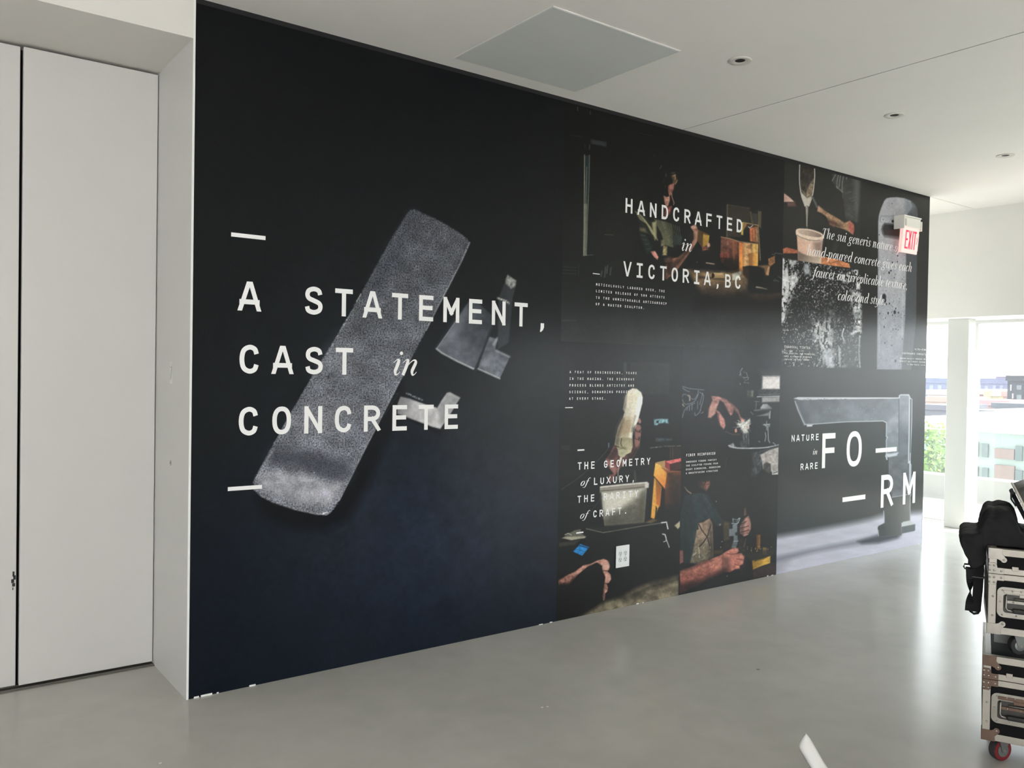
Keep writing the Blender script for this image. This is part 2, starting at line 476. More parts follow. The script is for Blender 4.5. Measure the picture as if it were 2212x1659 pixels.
class Sheet:
    """one printed sheet: a fine grid on the wall whose ink colours are painted in photo pixels"""
    def __init__(s, x0, x1, z0, z1, dx, dz):
        s.nx, s.nz = int(round((x1-x0)/dx))+1, int(round((z1-z0)/dz))+1
        s.b = (x0, x1, z0, z1)
        X, Z = np.meshgrid(np.linspace(x0, x1, s.nx), np.linspace(z0, z1, s.nz))
        s.x, s.z = X.ravel(), Z.ravel()
        d = np.stack([s.x-CAM[0], np.full_like(s.x, -CAM[1]), s.z-CAM[2]], 1)
        dep = d@FW
        s.px = 1106+FPX*(d@RT)/dep
        s.py = 829.5-FPX*(d@UP)/dep
        s.c = np.zeros((len(s.x), 3)); s.g = np.full(len(s.x), .05)
    def sel(s, x0, y0, x1, y1):
        return np.nonzero((s.px > x0) & (s.px < x1) & (s.py > y0) & (s.py < y1))[0]
    def mix(s, i, m, col, grain=None):
        c = col(s.px[i], s.py[i]) if callable(col) else np.asarray(col, float)
        s.c[i] = s.c[i]*(1-m[:, None]) + c*m[:, None]
        if grain is not None: s.g[i] = s.g[i]*(1-m) + grain*m
    def fill(s, poly, col, soft=1.6, op=1.0, grain=None, rough=0.0, smooth=0, tex=None):
        P = np.array(poly, float)
        if smooth: P = np.array(spl(list(map(tuple, P)), smooth, True))
        mg = soft+rough+2
        i = s.sel(P[:, 0].min()-mg, P[:, 1].min()-mg, P[:, 0].max()+mg, P[:, 1].max()+mg)
        if not len(i): return
        x, y = s.px[i], s.py[i]
        if rough:
            x = x+(vnoise(x*.45, y*.45, 3)-.5)*2*rough; y = y+(vnoise(x*.45+9, y*.45, 4)-.5)*2*rough
        d2 = np.full(len(i), 1e18); ins = np.zeros(len(i), bool)
        for (ax, ay), (bx, by) in zip(P, np.roll(P, -1, 0)):
            ex, ey = bx-ax, by-ay; l2 = ex*ex+ey*ey+1e-12
            t = np.clip(((x-ax)*ex+(y-ay)*ey)/l2, 0, 1)
            d2 = np.minimum(d2, (x-ax-t*ex)**2+(y-ay-t*ey)**2)
            if by != ay:
                cr = (ay > y) != (by > y)
                ins ^= cr & (x < (bx-ax)*(y-ay)/(by-ay)+ax)
        sd = np.sqrt(d2)*np.where(ins, -1, 1)
        m = np.clip(.5-sd/soft, 0, 1)*op
        if tex is not None: m = m*tex(s.px[i], s.py[i])
        s.mix(i, m, col, grain)
    def line(s, pts, w, col, soft=1.4, op=1.0, smooth=0, tex=None):
        P = np.array(spl(list(pts), smooth) if smooth else pts, float)
        ws = np.linspace(w[0], w[1], len(P)) if isinstance(w, (tuple, list)) else np.full(len(P), w)
        mg = ws.max()+soft+1
        i = s.sel(P[:, 0].min()-mg, P[:, 1].min()-mg, P[:, 0].max()+mg, P[:, 1].max()+mg)
        if not len(i): return
        x, y = s.px[i], s.py[i]; sd = np.full(len(i), 1e9)
        for k in range(len(P)-1):
            (ax, ay), (bx, by) = P[k], P[k+1]
            ex, ey = bx-ax, by-ay; l2 = ex*ex+ey*ey+1e-12
            t = np.clip(((x-ax)*ex+(y-ay)*ey)/l2, 0, 1)
            sd = np.minimum(sd, np.hypot(x-ax-t*ex, y-ay-t*ey)-(ws[k]*(1-t)+ws[k+1]*t)/2)
        m = np.clip(.5-sd/soft, 0, 1)*op
        if tex is not None: m = m*tex(x, y)
        s.mix(i, m, col)
    def blob(s, cx, cy, rx, ry, col, op=1.0, ang=0, hard=0.0, grain=None):
        R = max(rx, ry)*1.6
        i = s.sel(cx-R, cy-R, cx+R, cy+R)
        if not len(i): return
        a = math.radians(ang); dx, dy = s.px[i]-cx, s.py[i]-cy
        u = (dx*math.cos(a)+dy*math.sin(a))/rx; v = (-dx*math.sin(a)+dy*math.cos(a))/ry
        r = np.sqrt(u*u+v*v)
        m = np.clip((1-r)/(1-hard) if hard < 1 else (r < 1), 0, 1)
        m = m*m*(3-2*m)*op
        s.mix(i, m, col, grain)
    def all(s, col, grain=None):
        i = np.arange(len(s.x)); s.mix(i, np.ones(len(i)), col, grain)
    def dark(s, poly, op=.6, soft=8.0):
        s.fill(poly, (10, 9, 10), soft=soft, op=op)
    def curve(s, lo=.70, ref=205.0):
        lum = s.c.max(1)[:, None]
        s.c = np.clip(s.c*np.minimum(lo+(1-lo)*lum/ref, 1.06), 0, 255)
    def modulate(s, fn):
        s.c = np.clip(s.c*fn(s.px, s.py)[:, None], 0, 255)
    def build(s, name, parent, material, y=0.0):
        nx, nz = s.nx, s.nz
        me = bpy.data.meshes.new(name)
        n = nx*nz
        co = np.stack([s.x, np.full(n, y), s.z], 1).astype(np.float32)
        me.vertices.add(n); me.vertices.foreach_set('co', co.ravel())
        a = (np.arange(nz-1)[:, None]*nx + np.arange(nx-1)[None, :]).ravel()
        q = np.stack([a, a+1, a+1+nx, a+nx], 1).astype(np.int32)
        me.loops.add(q.size); me.loops.foreach_set('vertex_index', q.ravel())
        me.polygons.add(len(q)); me.polygons.foreach_set('loop_start', np.arange(0, q.size, 4, dtype=np.int32))
        me.update(calc_edges=True)
        at = me.color_attributes.new('ink', 'FLOAT_COLOR', 'POINT')
        lin = s2l(np.clip(s.c, 0, 255)); lin = np.maximum(lin*lin/(lin+.004), .0022)/E_WALL
        out = np.concatenate([np.clip(lin, 0, .9), s.g[:, None]], 1).astype(np.float32)
        at.data.foreach_set('color', out.ravel())
        me.materials.append(material)
        o = bpy.data.objects.new(name, me); COL.objects.link(o); o.parent = parent
        return o

def spl(pts, n=6, closed=False):
    """Catmull-Rom through the points (any dimension)"""
    P = [np.array(p, float) for p in pts]; N = len(P); out = []
    for i in range(N if closed else N-1):
        p0 = P[(i-1) % N] if (closed or i > 0) else 2*P[0]-P[1]
        p1, p2 = P[i], P[(i+1) % N]
        p3 = P[(i+2) % N] if (closed or i+2 < N) else 2*P[-1]-P[-2]
        for k in range(n):
            t = k/n
            out.append(tuple(.5*((2*p1)+(-p0+p2)*t+(2*p0-5*p1+4*p2-p3)*t*t+(-p0+3*p1-3*p2+p3)*t**3)))
    if not closed: out.append(tuple(P[-1]))
    return out

def grad(p0, c0, p1, c1, n=0.0, ns=8.0, seed=0):
    p0, p1 = np.array(p0, float), np.array(p1, float); c0, c1 = np.array(c0, float), np.array(c1, float)
    e = p1-p0; l2 = (e**2).sum()
    def f(x, y):
        t = np.clip(((x-p0[0])*e[0]+(y-p0[1])*e[1])/l2, 0, 1)[:, None]
        c = c0*(1-t)+c1*t
        if n: c = c*(1+n*2*(fbm(x/ns, y/ns, seed)-.5))[:, None]
        return c
    return f
def tone(c, n=0.25, ns=6.0, seed=1, oct=4):
    c = np.array(c, float)
    return lambda x, y: c*(1+n*2*(fbm(x/ns, y/ns, seed, oct)-.5))[:, None]

def print_material():
    m = bpy.data.materials.new('printed_vinyl'); m.use_nodes = True
    n = m.node_tree; b = n.nodes['Principled BSDF']; k = n.links.new
    at = n.nodes.new('ShaderNodeAttribute'); at.attribute_name = 'ink'
    t = n.nodes.new('ShaderNodeTexCoord')
    no = n.nodes.new('ShaderNodeTexNoise'); no.inputs['Scale'].default_value = 120; no.inputs['Detail'].default_value = 3
    no.inputs['Roughness'].default_value = .7
    k(t.outputs['Object'], no.inputs['Vector'])
    # grain: ink * (1 + alpha*(noise-.5)*6)
    s1 = n.nodes.new('ShaderNodeMath'); s1.operation = 'SUBTRACT'; s1.inputs[1].default_value = 0.5; k(no.outputs['Fac'], s1.inputs[0])
    s2 = n.nodes.new('ShaderNodeMath'); s2.operation = 'MULTIPLY'; k(s1.outputs[0], s2.inputs[0]); k(at.outputs['Alpha'], s2.inputs[1])
    s3 = n.nodes.new('ShaderNodeMath'); s3.operation = 'MULTIPLY_ADD'; s3.inputs[1].default_value = 7.0; s3.inputs[2].default_value = 1.0
    k(s2.outputs[0], s3.inputs[0])
    s4 = n.nodes.new('ShaderNodeMath'); s4.operation = 'MAXIMUM'; s4.inputs[1].default_value = 0.12; k(s3.outputs[0], s4.inputs[0])
    vm = n.nodes.new('ShaderNodeVectorMath'); vm.operation = 'SCALE'
    k(at.outputs['Color'], vm.inputs[0]); k(s4.outputs[0], vm.inputs['Scale'])
    k(vm.outputs[0], b.inputs['Base Color'])
    b.inputs['Roughness'].default_value = 0.42          # matt film ...
    b.inputs['Specular IOR Level'].default_value = SPEC_PRINT
    b.inputs['Coat Weight'].default_value = COAT_PRINT   # ... under a satin laminate
    b.inputs['Coat Roughness'].default_value = ROUGH_PRINT
    # orange peel and small lumps under the film
    nb = n.nodes.new('ShaderNodeTexNoise'); nb.inputs['Scale'].default_value = 26; nb.inputs['Detail'].default_value = 5
    k(t.outputs['Object'], nb.inputs['Vector'])
    vo = n.nodes.new('ShaderNodeTexVoronoi'); vo.inputs['Scale'].default_value = 7.0
    k(t.outputs['Object'], vo.inputs['Vector'])
    mr = n.nodes.new('ShaderNodeMapRange'); mr.inputs['From Min'].default_value = 0.03; mr.inputs['From Max'].default_value = 0.07
    mr.inputs['To Min'].default_value = 1.2; mr.inputs['To Max'].default_value = 0.0
    k(vo.outputs['Distance'], mr.inputs['Value'])
    ad = n.nodes.new('ShaderNodeMath'); ad.operation = 'ADD'; k(nb.outputs['Fac'], ad.inputs[0]); k(mr.outputs[0], ad.inputs[1])
    bu = n.nodes.new('ShaderNodeBump'); bu.inputs['Strength'].default_value = 0.05; bu.inputs['Distance'].default_value = 0.001
    k(ad.outputs[0], bu.inputs['Height']); k(bu.outputs[0], b.inputs['Normal']); k(bu.outputs[0], b.inputs['Coat Normal'])
    return m
ROUGH_PRINT, SPEC_PRINT, COAT_PRINT = 0.20, 0.07, 0.34
M_PRINT = print_material()
M_LETTER = mat('white_ink', (0.93, 0.92, 0.915, 1), 0.35)

mural = empty('wall_mural', (0, 0, 0))
tag(mural, 'large dark printed mural with white lettering covering the long wall', 'mural')
MZ = 3.177
XA, XB1, XB, XC = 0.010, 2.2035, 3.306, 4.4085
ZB, ZC = 1.72, 1.60

# ---- sheet A: the concrete faucet lying on dark ground
A = Sheet(XA, XB1, 0.001, MZ, .0052, .005)
A.all(lambda x, y: np.array([12, 15, 18.])*np.ones((len(x), 1))
      + np.clip((y-250)/500, 0, 1)[:, None]*np.array([9, 10, 12.]) * np.exp(-((x-800)/420)**2)[:, None]
      + (np.exp(-((x-960)/330)**2-((y-1120)/210)**2)*(.55+.9*fbm(x/26, y/26, 5)))[:, None]*np.array([15, 17, 22.])
      + np.clip((y-900)/400, 0, 1)[:, None]*np.array([-1, 1, 6.]))
# shadow cast under the faucet
A.fill(K('a3', (1640,200), (1659,480), (1480,800), (1330,1150), (1180,1420), (950,1520), (650,1500), (420,1400), (330,1220), (900,1250)), (12,14,19), soft=26, op=.85)
F = K('a2', (335,160), (360,138), (400,136), (560,205), (700,283), (800,345), (868,398), (889,430), (880,470), (820,590), (700,825), (600,1015), (500,1215), (400,1405), (285,1640)) \
  + K('a3', (1500,440), (1400,640), (1290,850), (1180,1070), (1090,1250), (1015,1360), (975,1380), (880,1368), (700,1325), (500,1258), (400,1208), (335,1150), (318,1085), (380,960), (480,780), (600,560), (720,350), (850,130)) \
  + K('a1', (1040,1310), (1200,1040), (1340,790), (1500,495), (1650,240)) + K('a2', (170,450), (290,235))
cast = lambda x, y: (np.array([74, 76, 82.]) + np.clip((y-560)/420, 0, 1)[:, None]*np.array([34, 34, 36.]))*(.72+.62*fbm(x/30, y/30, 8))[:, None]
A.fill(F, cast, soft=2.2, grain=.8, rough=1.2)
inside = F
def onF(fn):
    keep = A.c.copy(), A.g.copy()
    fn()
# darker soft band across the lower face, pale bowl end
A.fill(K('a3', (480,780), (800,800), (1180,900), (1210,1010), (1130,1090), (900,1040), (700,960), (500,920), (440,880)), (56,58,66), soft=30, op=.75, grain=.3)
A.fill(K('a3', (360,1040), (520,985), (760,1010), (950,1080), (1120,1100), (1060,1230), (980,1300), (800,1290), (560,1220), (400,1150)), lambda x, y: np.array([150, 150, 156.])*(.8+.4*fbm(x/14, y/14, 3))[:, None], soft=20, op=.95, grain=.22)
A.blob(*K('a3', (960,1180))[0], 22, 16, (190,186,202), .7)
A.fill(K('a2', (420,560), (560,330), (575,350), (500,500)), (58,60,68), soft=14, op=.6)
A.fill(K('a2', (360,150), (430,160), (300,560), (60,900), (0,1000), (0,790), (170,455)), (52,55,64), soft=30, op=.55)
A.fill(K('a1', (900,1520), (1100,1250), (1300,1300), (1250,1659), (900,1659)), (118,120,126), soft=50, op=.45, grain=.5)
A.fill(K('a3', (700,480), (980,360), (1250,420), (1100,640), (700,680)), (122,122,126), soft=60, op=.4, grain=.5)
A.line(K('a2', (889,432), (820,592), (700,827), (600,1017), (500,1217)), 2.6, (150,150,152), soft=2.4, op=.8)
A.line(K('a3', (1659,130), (1500,442), (1290,852), (1090,1252)), 1.8, (165,166,172), soft=2, op=.7)
A.line(K('a3', (330,1150), (400,1212), (500,1262), (700,1328), (880,1368), (980,1372)), 3.2, (178,178,180), soft=2.4, op=.75, tex=lambda x, y: np.clip(vnoise(x*.7, y*.7, 2)*1.8, .2, 1))
A.blob(*K('a3', (960,1362))[0], 12, 4, (225,225,228), .9, ang=-8)
A.line(K('a3', (355,1050), (500,790)), 3.5, (150,148,152), soft=4, op=.5)
A.line(K('a1', (840,1659), (940,1500), (1040,1330), (1130,1170), (1285,890)), 2.2, (170,170,170), soft=1.8, op=.8, tex=lambda x, y: (vnoise(x*.22, y*.22, 7) > .52)*1.0)
for x, y, r in ((862,1000,3), (838,1120,2.6), (968,1045,2), (1130,1165,3)):
    A.blob(*K('a3' if x != 1130 else 'a1', (x, y))[0], r, r*.8, (200,200,205), .9)
A.line(K('a3', (1000,120), (990,155)), 2, (30,32,36))
for p in (((870,810), (920,890)), ((960,665), (1060,650)), ((1010,760), (1030,830)), ((1110,310), (1180,340))):
    A.line(K('a3', *p), .9, (135,138,148), op=.5)
# second piece: the handle block
A.fill(K('a2', (880,960), (780,1110), (590,1380), (640,1420), (920,1570), (935,1560), (1010,1400), (1090,1180), (1085,1080), (1000,1000), (940,950)), grad(K('a2', (700,1250))[0], (92,95,104), K('a2', (1060,1080))[0], (50,54,60), .25, 20, 4), soft=2.4)
A.fill(K('a2', (600,1375), (760,1140), (860,1010), (830,1180), (700,1330)), (120,122,130), soft=16, op=.5)
A.line(K('a2', (592,1382), (640,1420), (780,1495), (925,1562)), 3.2, (186,187,190), soft=2.2, op=.85)
A.line(K('a2', (600,1375), (780,1112)), 1.5, (150,150,156), op=.6)
A.fill(K('a2', (1050,1270), (1120,1290), (1140,1290), (1120,1390), (1245,1450), (1240,1480), (1160,1650), (965,1560), (1000,1420)), grad(K('a2', (1040,1480))[0], (104,107,116), K('a2', (1200,1400))[0], (84,87,95), .4, 14, 6), soft=2.4)
A.blob(*K('a2', (1040,1500))[0], 14, 20, (150,152,160), .6, ang=25)
A.line(K('a2', (965,1562), (1060,1605), (1160,1650)), 3, (190,190,192), soft=2.4, op=.8)
A.line(K('a2', (1130,1400), (1245,1455)), 5, (140,142,146), soft=4, op=.7)
A.line(K('a2', (1140,1290), (1105,1345)), 6, (150,150,152), soft=4, op=.7)
A.fill(K('a2', (1230,722), (1305,770), (1300,840), (1275,930), (1240,1330), (1140,1390), (1145,1000), (1150,930), (1190,820)), (46,49,54), soft=3)
A.fill(K('a2', (1232,722), (1305,772), (1300,825), (1260,845), (1215,800), (1212,760)), tone((128,128,126), .5, 5), soft=4)
A.line(K('a2', (1140,928), (1215,955), (1240,975)), 4, (165,165,160), soft=2, tex=lambda x, y: np.clip(vnoise(x*.6, y*.6, 9)*1.6, .1, 1))
A.line(K('a2', (1092,1178), (1010,1400), (940,1575)), 5, (36,38,43), soft=3)
# third piece: the pale base
A.fill(K('a4', (300,500), (620,660), (670,610), (560,560)), (14,15,20), soft=8, op=.9)
A.fill(K('a4', (270,318), (345,335), (480,385), (600,420), (640,350), (685,285), (712,278), (805,328), (720,470), (628,605), (560,590), (240,470), (245,380)), grad(K('a4', (260,400))[0], (120,120,122), K('a4', (420,440))[0], (172,171,173), .15, 16, 2), soft=2.6)
A.fill(K('a4', (600,430), (690,300), (790,335), (640,560)), (128,129,132), soft=10, op=.7)
A.fill(K('a4', (560,560), (625,600), (600,460)), (196,194,195), soft=8, op=.7)
A.line(K('a4', (325,288), (390,318), (465,348)), 3, (170,170,172), soft=2.5, tex=lambda x, y: np.clip(vnoise(x*.5, y*.5, 4)*1.7-.2, 0, 1))
A.line(K('a4', (170,300), (250,290), (130,480)), 1, (70,74,84), op=.5)

# ---- sheet B top: the workshop
B = Sheet(XB1, XC, ZB, MZ, .0050, .0037)
B.all(lambda x, y: np.array([12, 15, 17.])+np.clip((y-330)/330, 0, 1)[:, None]*np.array([19, 19, 18.])
      + (np.exp(-((x-1330)/90)**2-((y-500)/130)**2))[:, None]*np.array([6, 6, 3.]))
B.fill(K('b5', (0,0), (300,0), (2150,0), (2150,300), (0,300)), tone((44,45,46), .25, 30, 3), soft=60, op=.7)
# metal post
B.fill(K('b1', (396,740), (472,735), (445,1659), (390,1659)), (34,46,48), soft=2)
B.fill(K('b2', (392,0), (440,0), (425,715), (384,720)), (96,97,86), soft=2)
B.line(K('b1', (400,730), (398,1100), (396,1659)) + K('b2', (388,715)), 1.6, (138,138,122), soft=1.4)
B.line(K('b1', (468,735), (462,1100), (440,1659)) + K('b2', (425,715)), 1.3, (112,116,108), soft=1.3)
B.line(K('b1', (430,900), (420,1300), (415,1659)) + K('b2', (408,705)), 1.8, (120,122,104), soft=1.6, op=.8)
B.line(K('b1', (404,590), (403,640)), 1, (60,62,62)); B.line(K('b1', (470,590), (468,655)), 1.2, (100,86,84))
B.line(K('b2', (385,718), (440,710), (520,705)), 1.2, (110,112,100), op=.7)
B.line(K('b1', (305,70), (304,120)), 1.1, (90,92,94)); B.line(K('b1', (478,125), (478,175)), 1.1, (90,92,94))
B.fill(K('b1', (485,512), (705,555), (705,622), (485,578)), (44,48,50), soft=1.6)
for k in range(6): B.line(K('b1', (515+k*28, 540+k*6), (535+k*28, 568+k*6)), 1, (70,74,76), op=.7)
B.line(K('b1', (200,455), (370,485)), 2.2, (38,42,44), op=.8); B.line(K('b1', (1160,430), (1330,468)), 2.0, (40,42,44), op=.8)
B.line(K('b2', (680,428), (795,432)), 1.2, (96,84,80), op=.8)
for y, w in ((870,180), (915,180), (960,180)): B.line(K('b2', (105,y), (105+w,y+8)), 1.2, (72,76,74), op=.6)
B.line(K('b2', (320,830), (318,980)), .8, (70,74,74), op=.6)
B.line(K('b2', (90,1608), (285,1612)), 1.5, (66,74,72), op=.7)
for x, y0, y1 in ((690,870,1010), (718,850,960), (765,880,980), (640,930,1000)): B.line(K('b2', (x,y0), (x-12,y1)), 2.2, (130,132,130), soft=2, op=.5)
# man bent over his work
for p, c, o in ((((1520,990), (1525,1030)), (96,90,80), .8), (((1600,985), (1640,975)), (110,100,90), .8), (((1350,735), (1375,750)), (58,60,60), .8),
                (((1440,920), (1460,885)), (96,92,84), .8), (((1480,1100), (1495,1080)), (70,62,55), .7), (((1510,1150), (1520,1180)), (80,70,62), .7)):
    B.line(K('b1', *p), 1.6, c, op=o)
B.fill(K('b3', (60,640), (105,610), (150,690), (120,760), (80,740), (90,690)), tone((92,72,52), .6, 4), soft=4, op=.9)
B.line(K('b3', (95,640), (120,620), (118,690)), 1.6, (150,132,100)); B.line(K('b3', (120,750), (148,700)), 1.6, (150,125,88))
B.fill(K('b3', (20,770), (60,750), (105,738), (102,810), (75,870), (45,920), (28,900), (15,840)), tone((136,88,78), .4, 6), soft=2.5)
B.fill(K('b3', (50,765), (95,755), (85,800), (60,810)), (172,118,108), soft=5, op=.7)
B.fill(K('b1', (1488,1290), (1530,1310), (1572,1300), (1575,1360), (1550,1440), (1520,1440), (1500,1380)), tone((172,124,108), .3, 6), soft=2)
B.line(K('b3', (70,880), (75,930), (92,980), (102,1010), (95,1035)), 1.4, (170,130,112), smooth=4)
B.fill(K('b1', (1510,1480), (1560,1440), (1595,1440), (1580,1540), (1520,1600), (1500,1560)), tone((104,52,48), .5, 5), soft=3)
B.fill(K('b3', (30,1090), (65,1050), (75,1070), (45,1140), (0,1180), (0,1130)), tone((130,74,66), .5, 5), soft=3)
# striped shirt
shirt = K('b2', (1090,110), (1160,150), (1240,180), (1300,245), (1360,215), (1520,220), (1600,340), (1659,390), (1720,560), (1659,600), (1600,600), (1545,580), (1535,710), (1480,715), (1455,585), (1420,520), (1370,505), (1310,440), (1250,410), (1160,380), (1155,290), (1200,320))
B.fill(shirt, (40,42,38), soft=3)
for k in range(9):
    B.line(K('b2', (1095+k*8, 100+k*14), (1180+k*14, 160+k*18), (1260+k*12, 280+k*16), (1330+k*10, 410+k*12)), (1.0, 1.5), (150,146,112), soft=1.2, op=.85, smooth=4)
for k in range(11):
    B.line(K('b2', (1370+k*22, 215+k*6), (1420+k*19, 320+k*8), (1470+k*14, 430+k*8), (1500+k*12, 560+k*4)), 1.3, (138,136,104), soft=1.2, op=.8, smooth=4)
B.fill(K('b2', (1330,260), (1390,240), (1395,470), (1370,505), (1340,380)), (164,158,120), soft=4, op=.9)
B.fill(K('b2', (1455,500), (1490,500), (1505,570), (1455,585)), (158,150,116), soft=3, op=.8)
B.fill(K('b2', (1490,575), (1540,590), (1535,712), (1475,710)), tone((150,136,96), .5, 4), soft=2.5)
B.fill(K('b2', (1165,330), (1230,340), (1260,400), (1160,375)), (140,130,100), soft=5, op=.7)
for k in range(10):
    B.line(K('b4', (-60+k*26, -10+k*8), (-20+k*24, 110+k*16), (20+k*18, 260+k*6)), 1.2, (112,116,88), soft=1.2, op=.75, smooth=3)
B.fill(K('b4', (130,150), (215,205), (190,290), (110,320), (80,230)), (64,78,78), soft=5, op=.8)
B.fill(K('b2', (1160,400), (1250,430), (1330,600), (1320,650), (1260,690), (1210,560)), (46,56,54), soft=6, op=.9)
for k in range(4): B.line(K('b2', (1180+k*25,430+k*65), (1230+k*25,440+k*60)), 1.6, (92,104,102), op=.7)
B.fill(K('b2', (1310,660), (1370,650), (1420,735), (1405,775), (1360,735)), tone((190,132,122), .3, 5), soft=2.5)
B.fill(K('b2', (1500,760), (1570,730), (1659,760), (1659,860), (1600,880), (1540,1040), (1500,1040), (1530,860)), tone((112,80,70), .7, 5), soft=5, op=.85)
arm = K('b4', (335,60), (395,25), (455,150), (435,230), (352,375), (240,530), (160,640), (60,740), (0,780), (-20,620), (40,520), (160,480), (260,395), (330,320), (375,230), (370,130))
B.fill(arm, tone((146,102,84), .45, 8), soft=3)
B.fill(K('b4', (330,60), (400,35), (420,80), (345,95)), tone((186,146,132), .3, 4), soft=2)
B.fill(K('b4', (385,110), (450,140), (440,240), (370,340), (400,220)), (178,140,122), soft=4, op=.8)
B.fill(K('b4', (0,480), (90,470), (60,640), (0,700)), tone((70,52,46), .8, 4), soft=6, op=.7)
# the block in his hands
B.fill(K('b4', (430,100), (495,130), (495,360), (420,250)), (124,92,58), soft=1.6)
B.fill(K('b4', (430,98), (560,160), (590,182), (500,165)), (96,72,42), soft=1.6)
B.fill(K('b4', (500,165), (590,182), (578,295), (492,362)), grad(K('b4', (500,180))[0], (176,138,66), K('b4', (520,340))[0], (150,112,52)), soft=1.6)
B.fill(K('b4', (485,345), (560,330), (585,380), (490,395)), tone((126,80,66), .4, 4), soft=3)
B.blob(*K('b4', (578,315))[0], 5, 7, (196,150,132), .95, hard=.4)
# crates behind
B.fill(K('b3', (826,1026), (852,1030), (845,1480), (822,1480)), (88,80,62), soft=2)
B.fill(K('b3', (852,1036), (1145,1082), (1150,1290), (1050,1290), (1030,1480), (845,1480)), (50,46,40), soft=3)
B.line(K('b3', (850,1035), (1145,1085)), 1.3, (88,80,64), op=.8)
B.fill(K('b3', (1143,1125), (1168,1130), (1205,1290), (1165,1290)), (80,72,58), soft=2)
B.fill(K('b3', (1175,1150), (1250,1160), (1252,1310), (1205,1290)), (58,58,56), soft=3)
B.fill(K('b3', (1258,1118), (1308,1128), (1300,1365), (1255,1320)), (88,80,62), soft=2)
# boxes on the table
B.fill(K('b4', (1060,5), (1262,42), (1280,300), (1295,525), (1262,560), (1250,300), (1145,260), (1145,85), (1065,60)), tone((64,48,36), .3, 6), soft=2)
B.fill(K('b4', (1145,85), (1258,55), (1268,290), (1150,260)), grad(K('b4', (1150,150))[0], (176,92,60), K('b4', (1260,170))[0], (128,100,72), .35, 4, 7), soft=1.8)
for k in range(5): B.line(K('b4', (1160+k*20, 95), (1165+k*20, 260)), 1, (150,70,44) if k % 2 else (196,150,110), op=.6)
B.line(K('b4', (1060,5), (1262,42)), 2.0, (150,128,98)); B.line(K('b4', (1262,42), (1280,300), (1292,525)), 1.6, (132,118,96))
B.fill(K('b4', (1062,10), (1110,20), (1075,90), (1060,110)), (150,108,66), soft=2)
B.fill(K('b4', (1030,0), (1060,0), (1056,180), (1026,172)), (190,164,84), soft=1.6)
B.line(K('b4', (1130,65), (1150,80), (1185,45)), 1.8, (190,190,186))
B.fill(K('b4', (750,200), (870,222), (1000,265), (1005,660), (940,700), (800,600), (742,540), (742,430)), grad(K('b4', (760,260))[0], (116,76,64), K('b4', (900,650))[0], (66,42,36), .45, 6, 3), soft=2)
B.fill(K('b4', (760,490), (990,500), (1000,660), (930,690), (780,600)), (50,36,32), soft=8, op=.8)
B.line(K('b4', (750,202), (870,224), (1000,268), (1180,290)), 1.6, (160,130,106))
B.fill(K('b4', (880,250), (960,265), (970,420), (930,520)), (150,92,64), soft=5, op=.6)
B.fill(K('b4', (998,275), (1052,285), (1050,705), (1025,712), (1000,650)), grad(K('b4', (1000,300))[0], (196,116,66), K('b4', (1040,560))[0], (236,148,74)), soft=1.6)
B.fill(K('b4', (1052,282), (1262,300), (1256,605), (1140,600), (1052,612)), tone((186,142,98), .28, 6, 5), soft=1.8)
B.fill(K('b4', (1180,290), (1262,302), (1257,420), (1185,420)), (206,168,92), soft=3, op=.8)
B.fill(K('b4', (1130,430), (1220,418), (1222,600), (1138,600)), grad(K('b4', (1135,500))[0], (124,80,48), K('b4', (1220,500))[0], (206,146,74)), soft=2)
B.fill(K('b4', (1220,420), (1258,430), (1256,600), (1222,600)), (220,166,84), soft=2)
B.fill(K('b4', (1150,300), (1180,300), (1175,380), (1130,360)), (110,76,52), soft=4, op=.7)
B.fill(K('b4', (735,430), (830,412), (870,425), (862,488), (738,490)), tone((128,68,60), .3, 5), soft=2)
B.fill(K('b4', (760,500), (800,500), (790,560), (770,555)), (150,84,72), soft=3, op=.6)
B.line(K('b4', (548,560), (600,568), (655,576)), 2.4, (160,140,118)); B.blob(*K('b4', (420,550))[0], 1.5, 1.5, (180,176,168), .8)
# table top
B.fill(K('b4', (300,665), (480,672), (680,690), (900,690), (1060,640), (1125,770), (1120,1060), (820,1080), (600,1060), (480,980), (430,890)),
       grad(K('b4', (700,720))[0], (140,112,82), K('b4', (750,1060))[0], (46,42,38), .35, 12, 9), soft=12)
B.fill(K('b4', (1120,990), (1590,960), (1590,1030), (1300,1100), (1120,1080)), tone((82,66,54), .3, 12), soft=10, op=.9)
for k in range(5): B.line(K('b4', (460+k*30,700+k*26), (760+k*40,720+k*26)), 1.4, (160,130,96), op=.4)
B.fill(K('b4', (440,740), (800,770), (780,790), (440,775)), (40,34,30), soft=4, op=.7)
B.fill(K('b4', (640,697), (790,702), (802,772), (645,772)), grad(K('b4', (700,700))[0], (200,172,126), K('b4', (700,770))[0], (138,112,80)), soft=2)
B.blob(*K('b4', (640,735))[0], 4, 6.5, (40,32,26), 1, hard=.6)
B.fill(K('b4', (780,700), (860,705), (860,760), (800,765)), (130,110,86), soft=3)
B.fill(K('b4', (905,712), (1020,672), (1030,705), (985,790), (905,802)), (190,184,172), soft=2)
B.fill(K('b4', (1050,612), (1140,640), (1130,800), (1050,720)), (52,38,32), soft=4)
B.fill(K('b4', (1140,598), (1230,612), (1325,622), (1365,690), (1368,742), (1590,758), (1590,965), (1360,985), (1180,975), (1120,930), (1130,760)), (24,28,30), soft=3)
B.line(K('b4', (1240,895), (1310,905), (1385,925)), (3.5, 1), (150,140,122), soft=2)
B.fill(K('b4', (1255,600), (1400,590), (1400,730), (1365,735), (1345,640)), (118,90,64), soft=4)
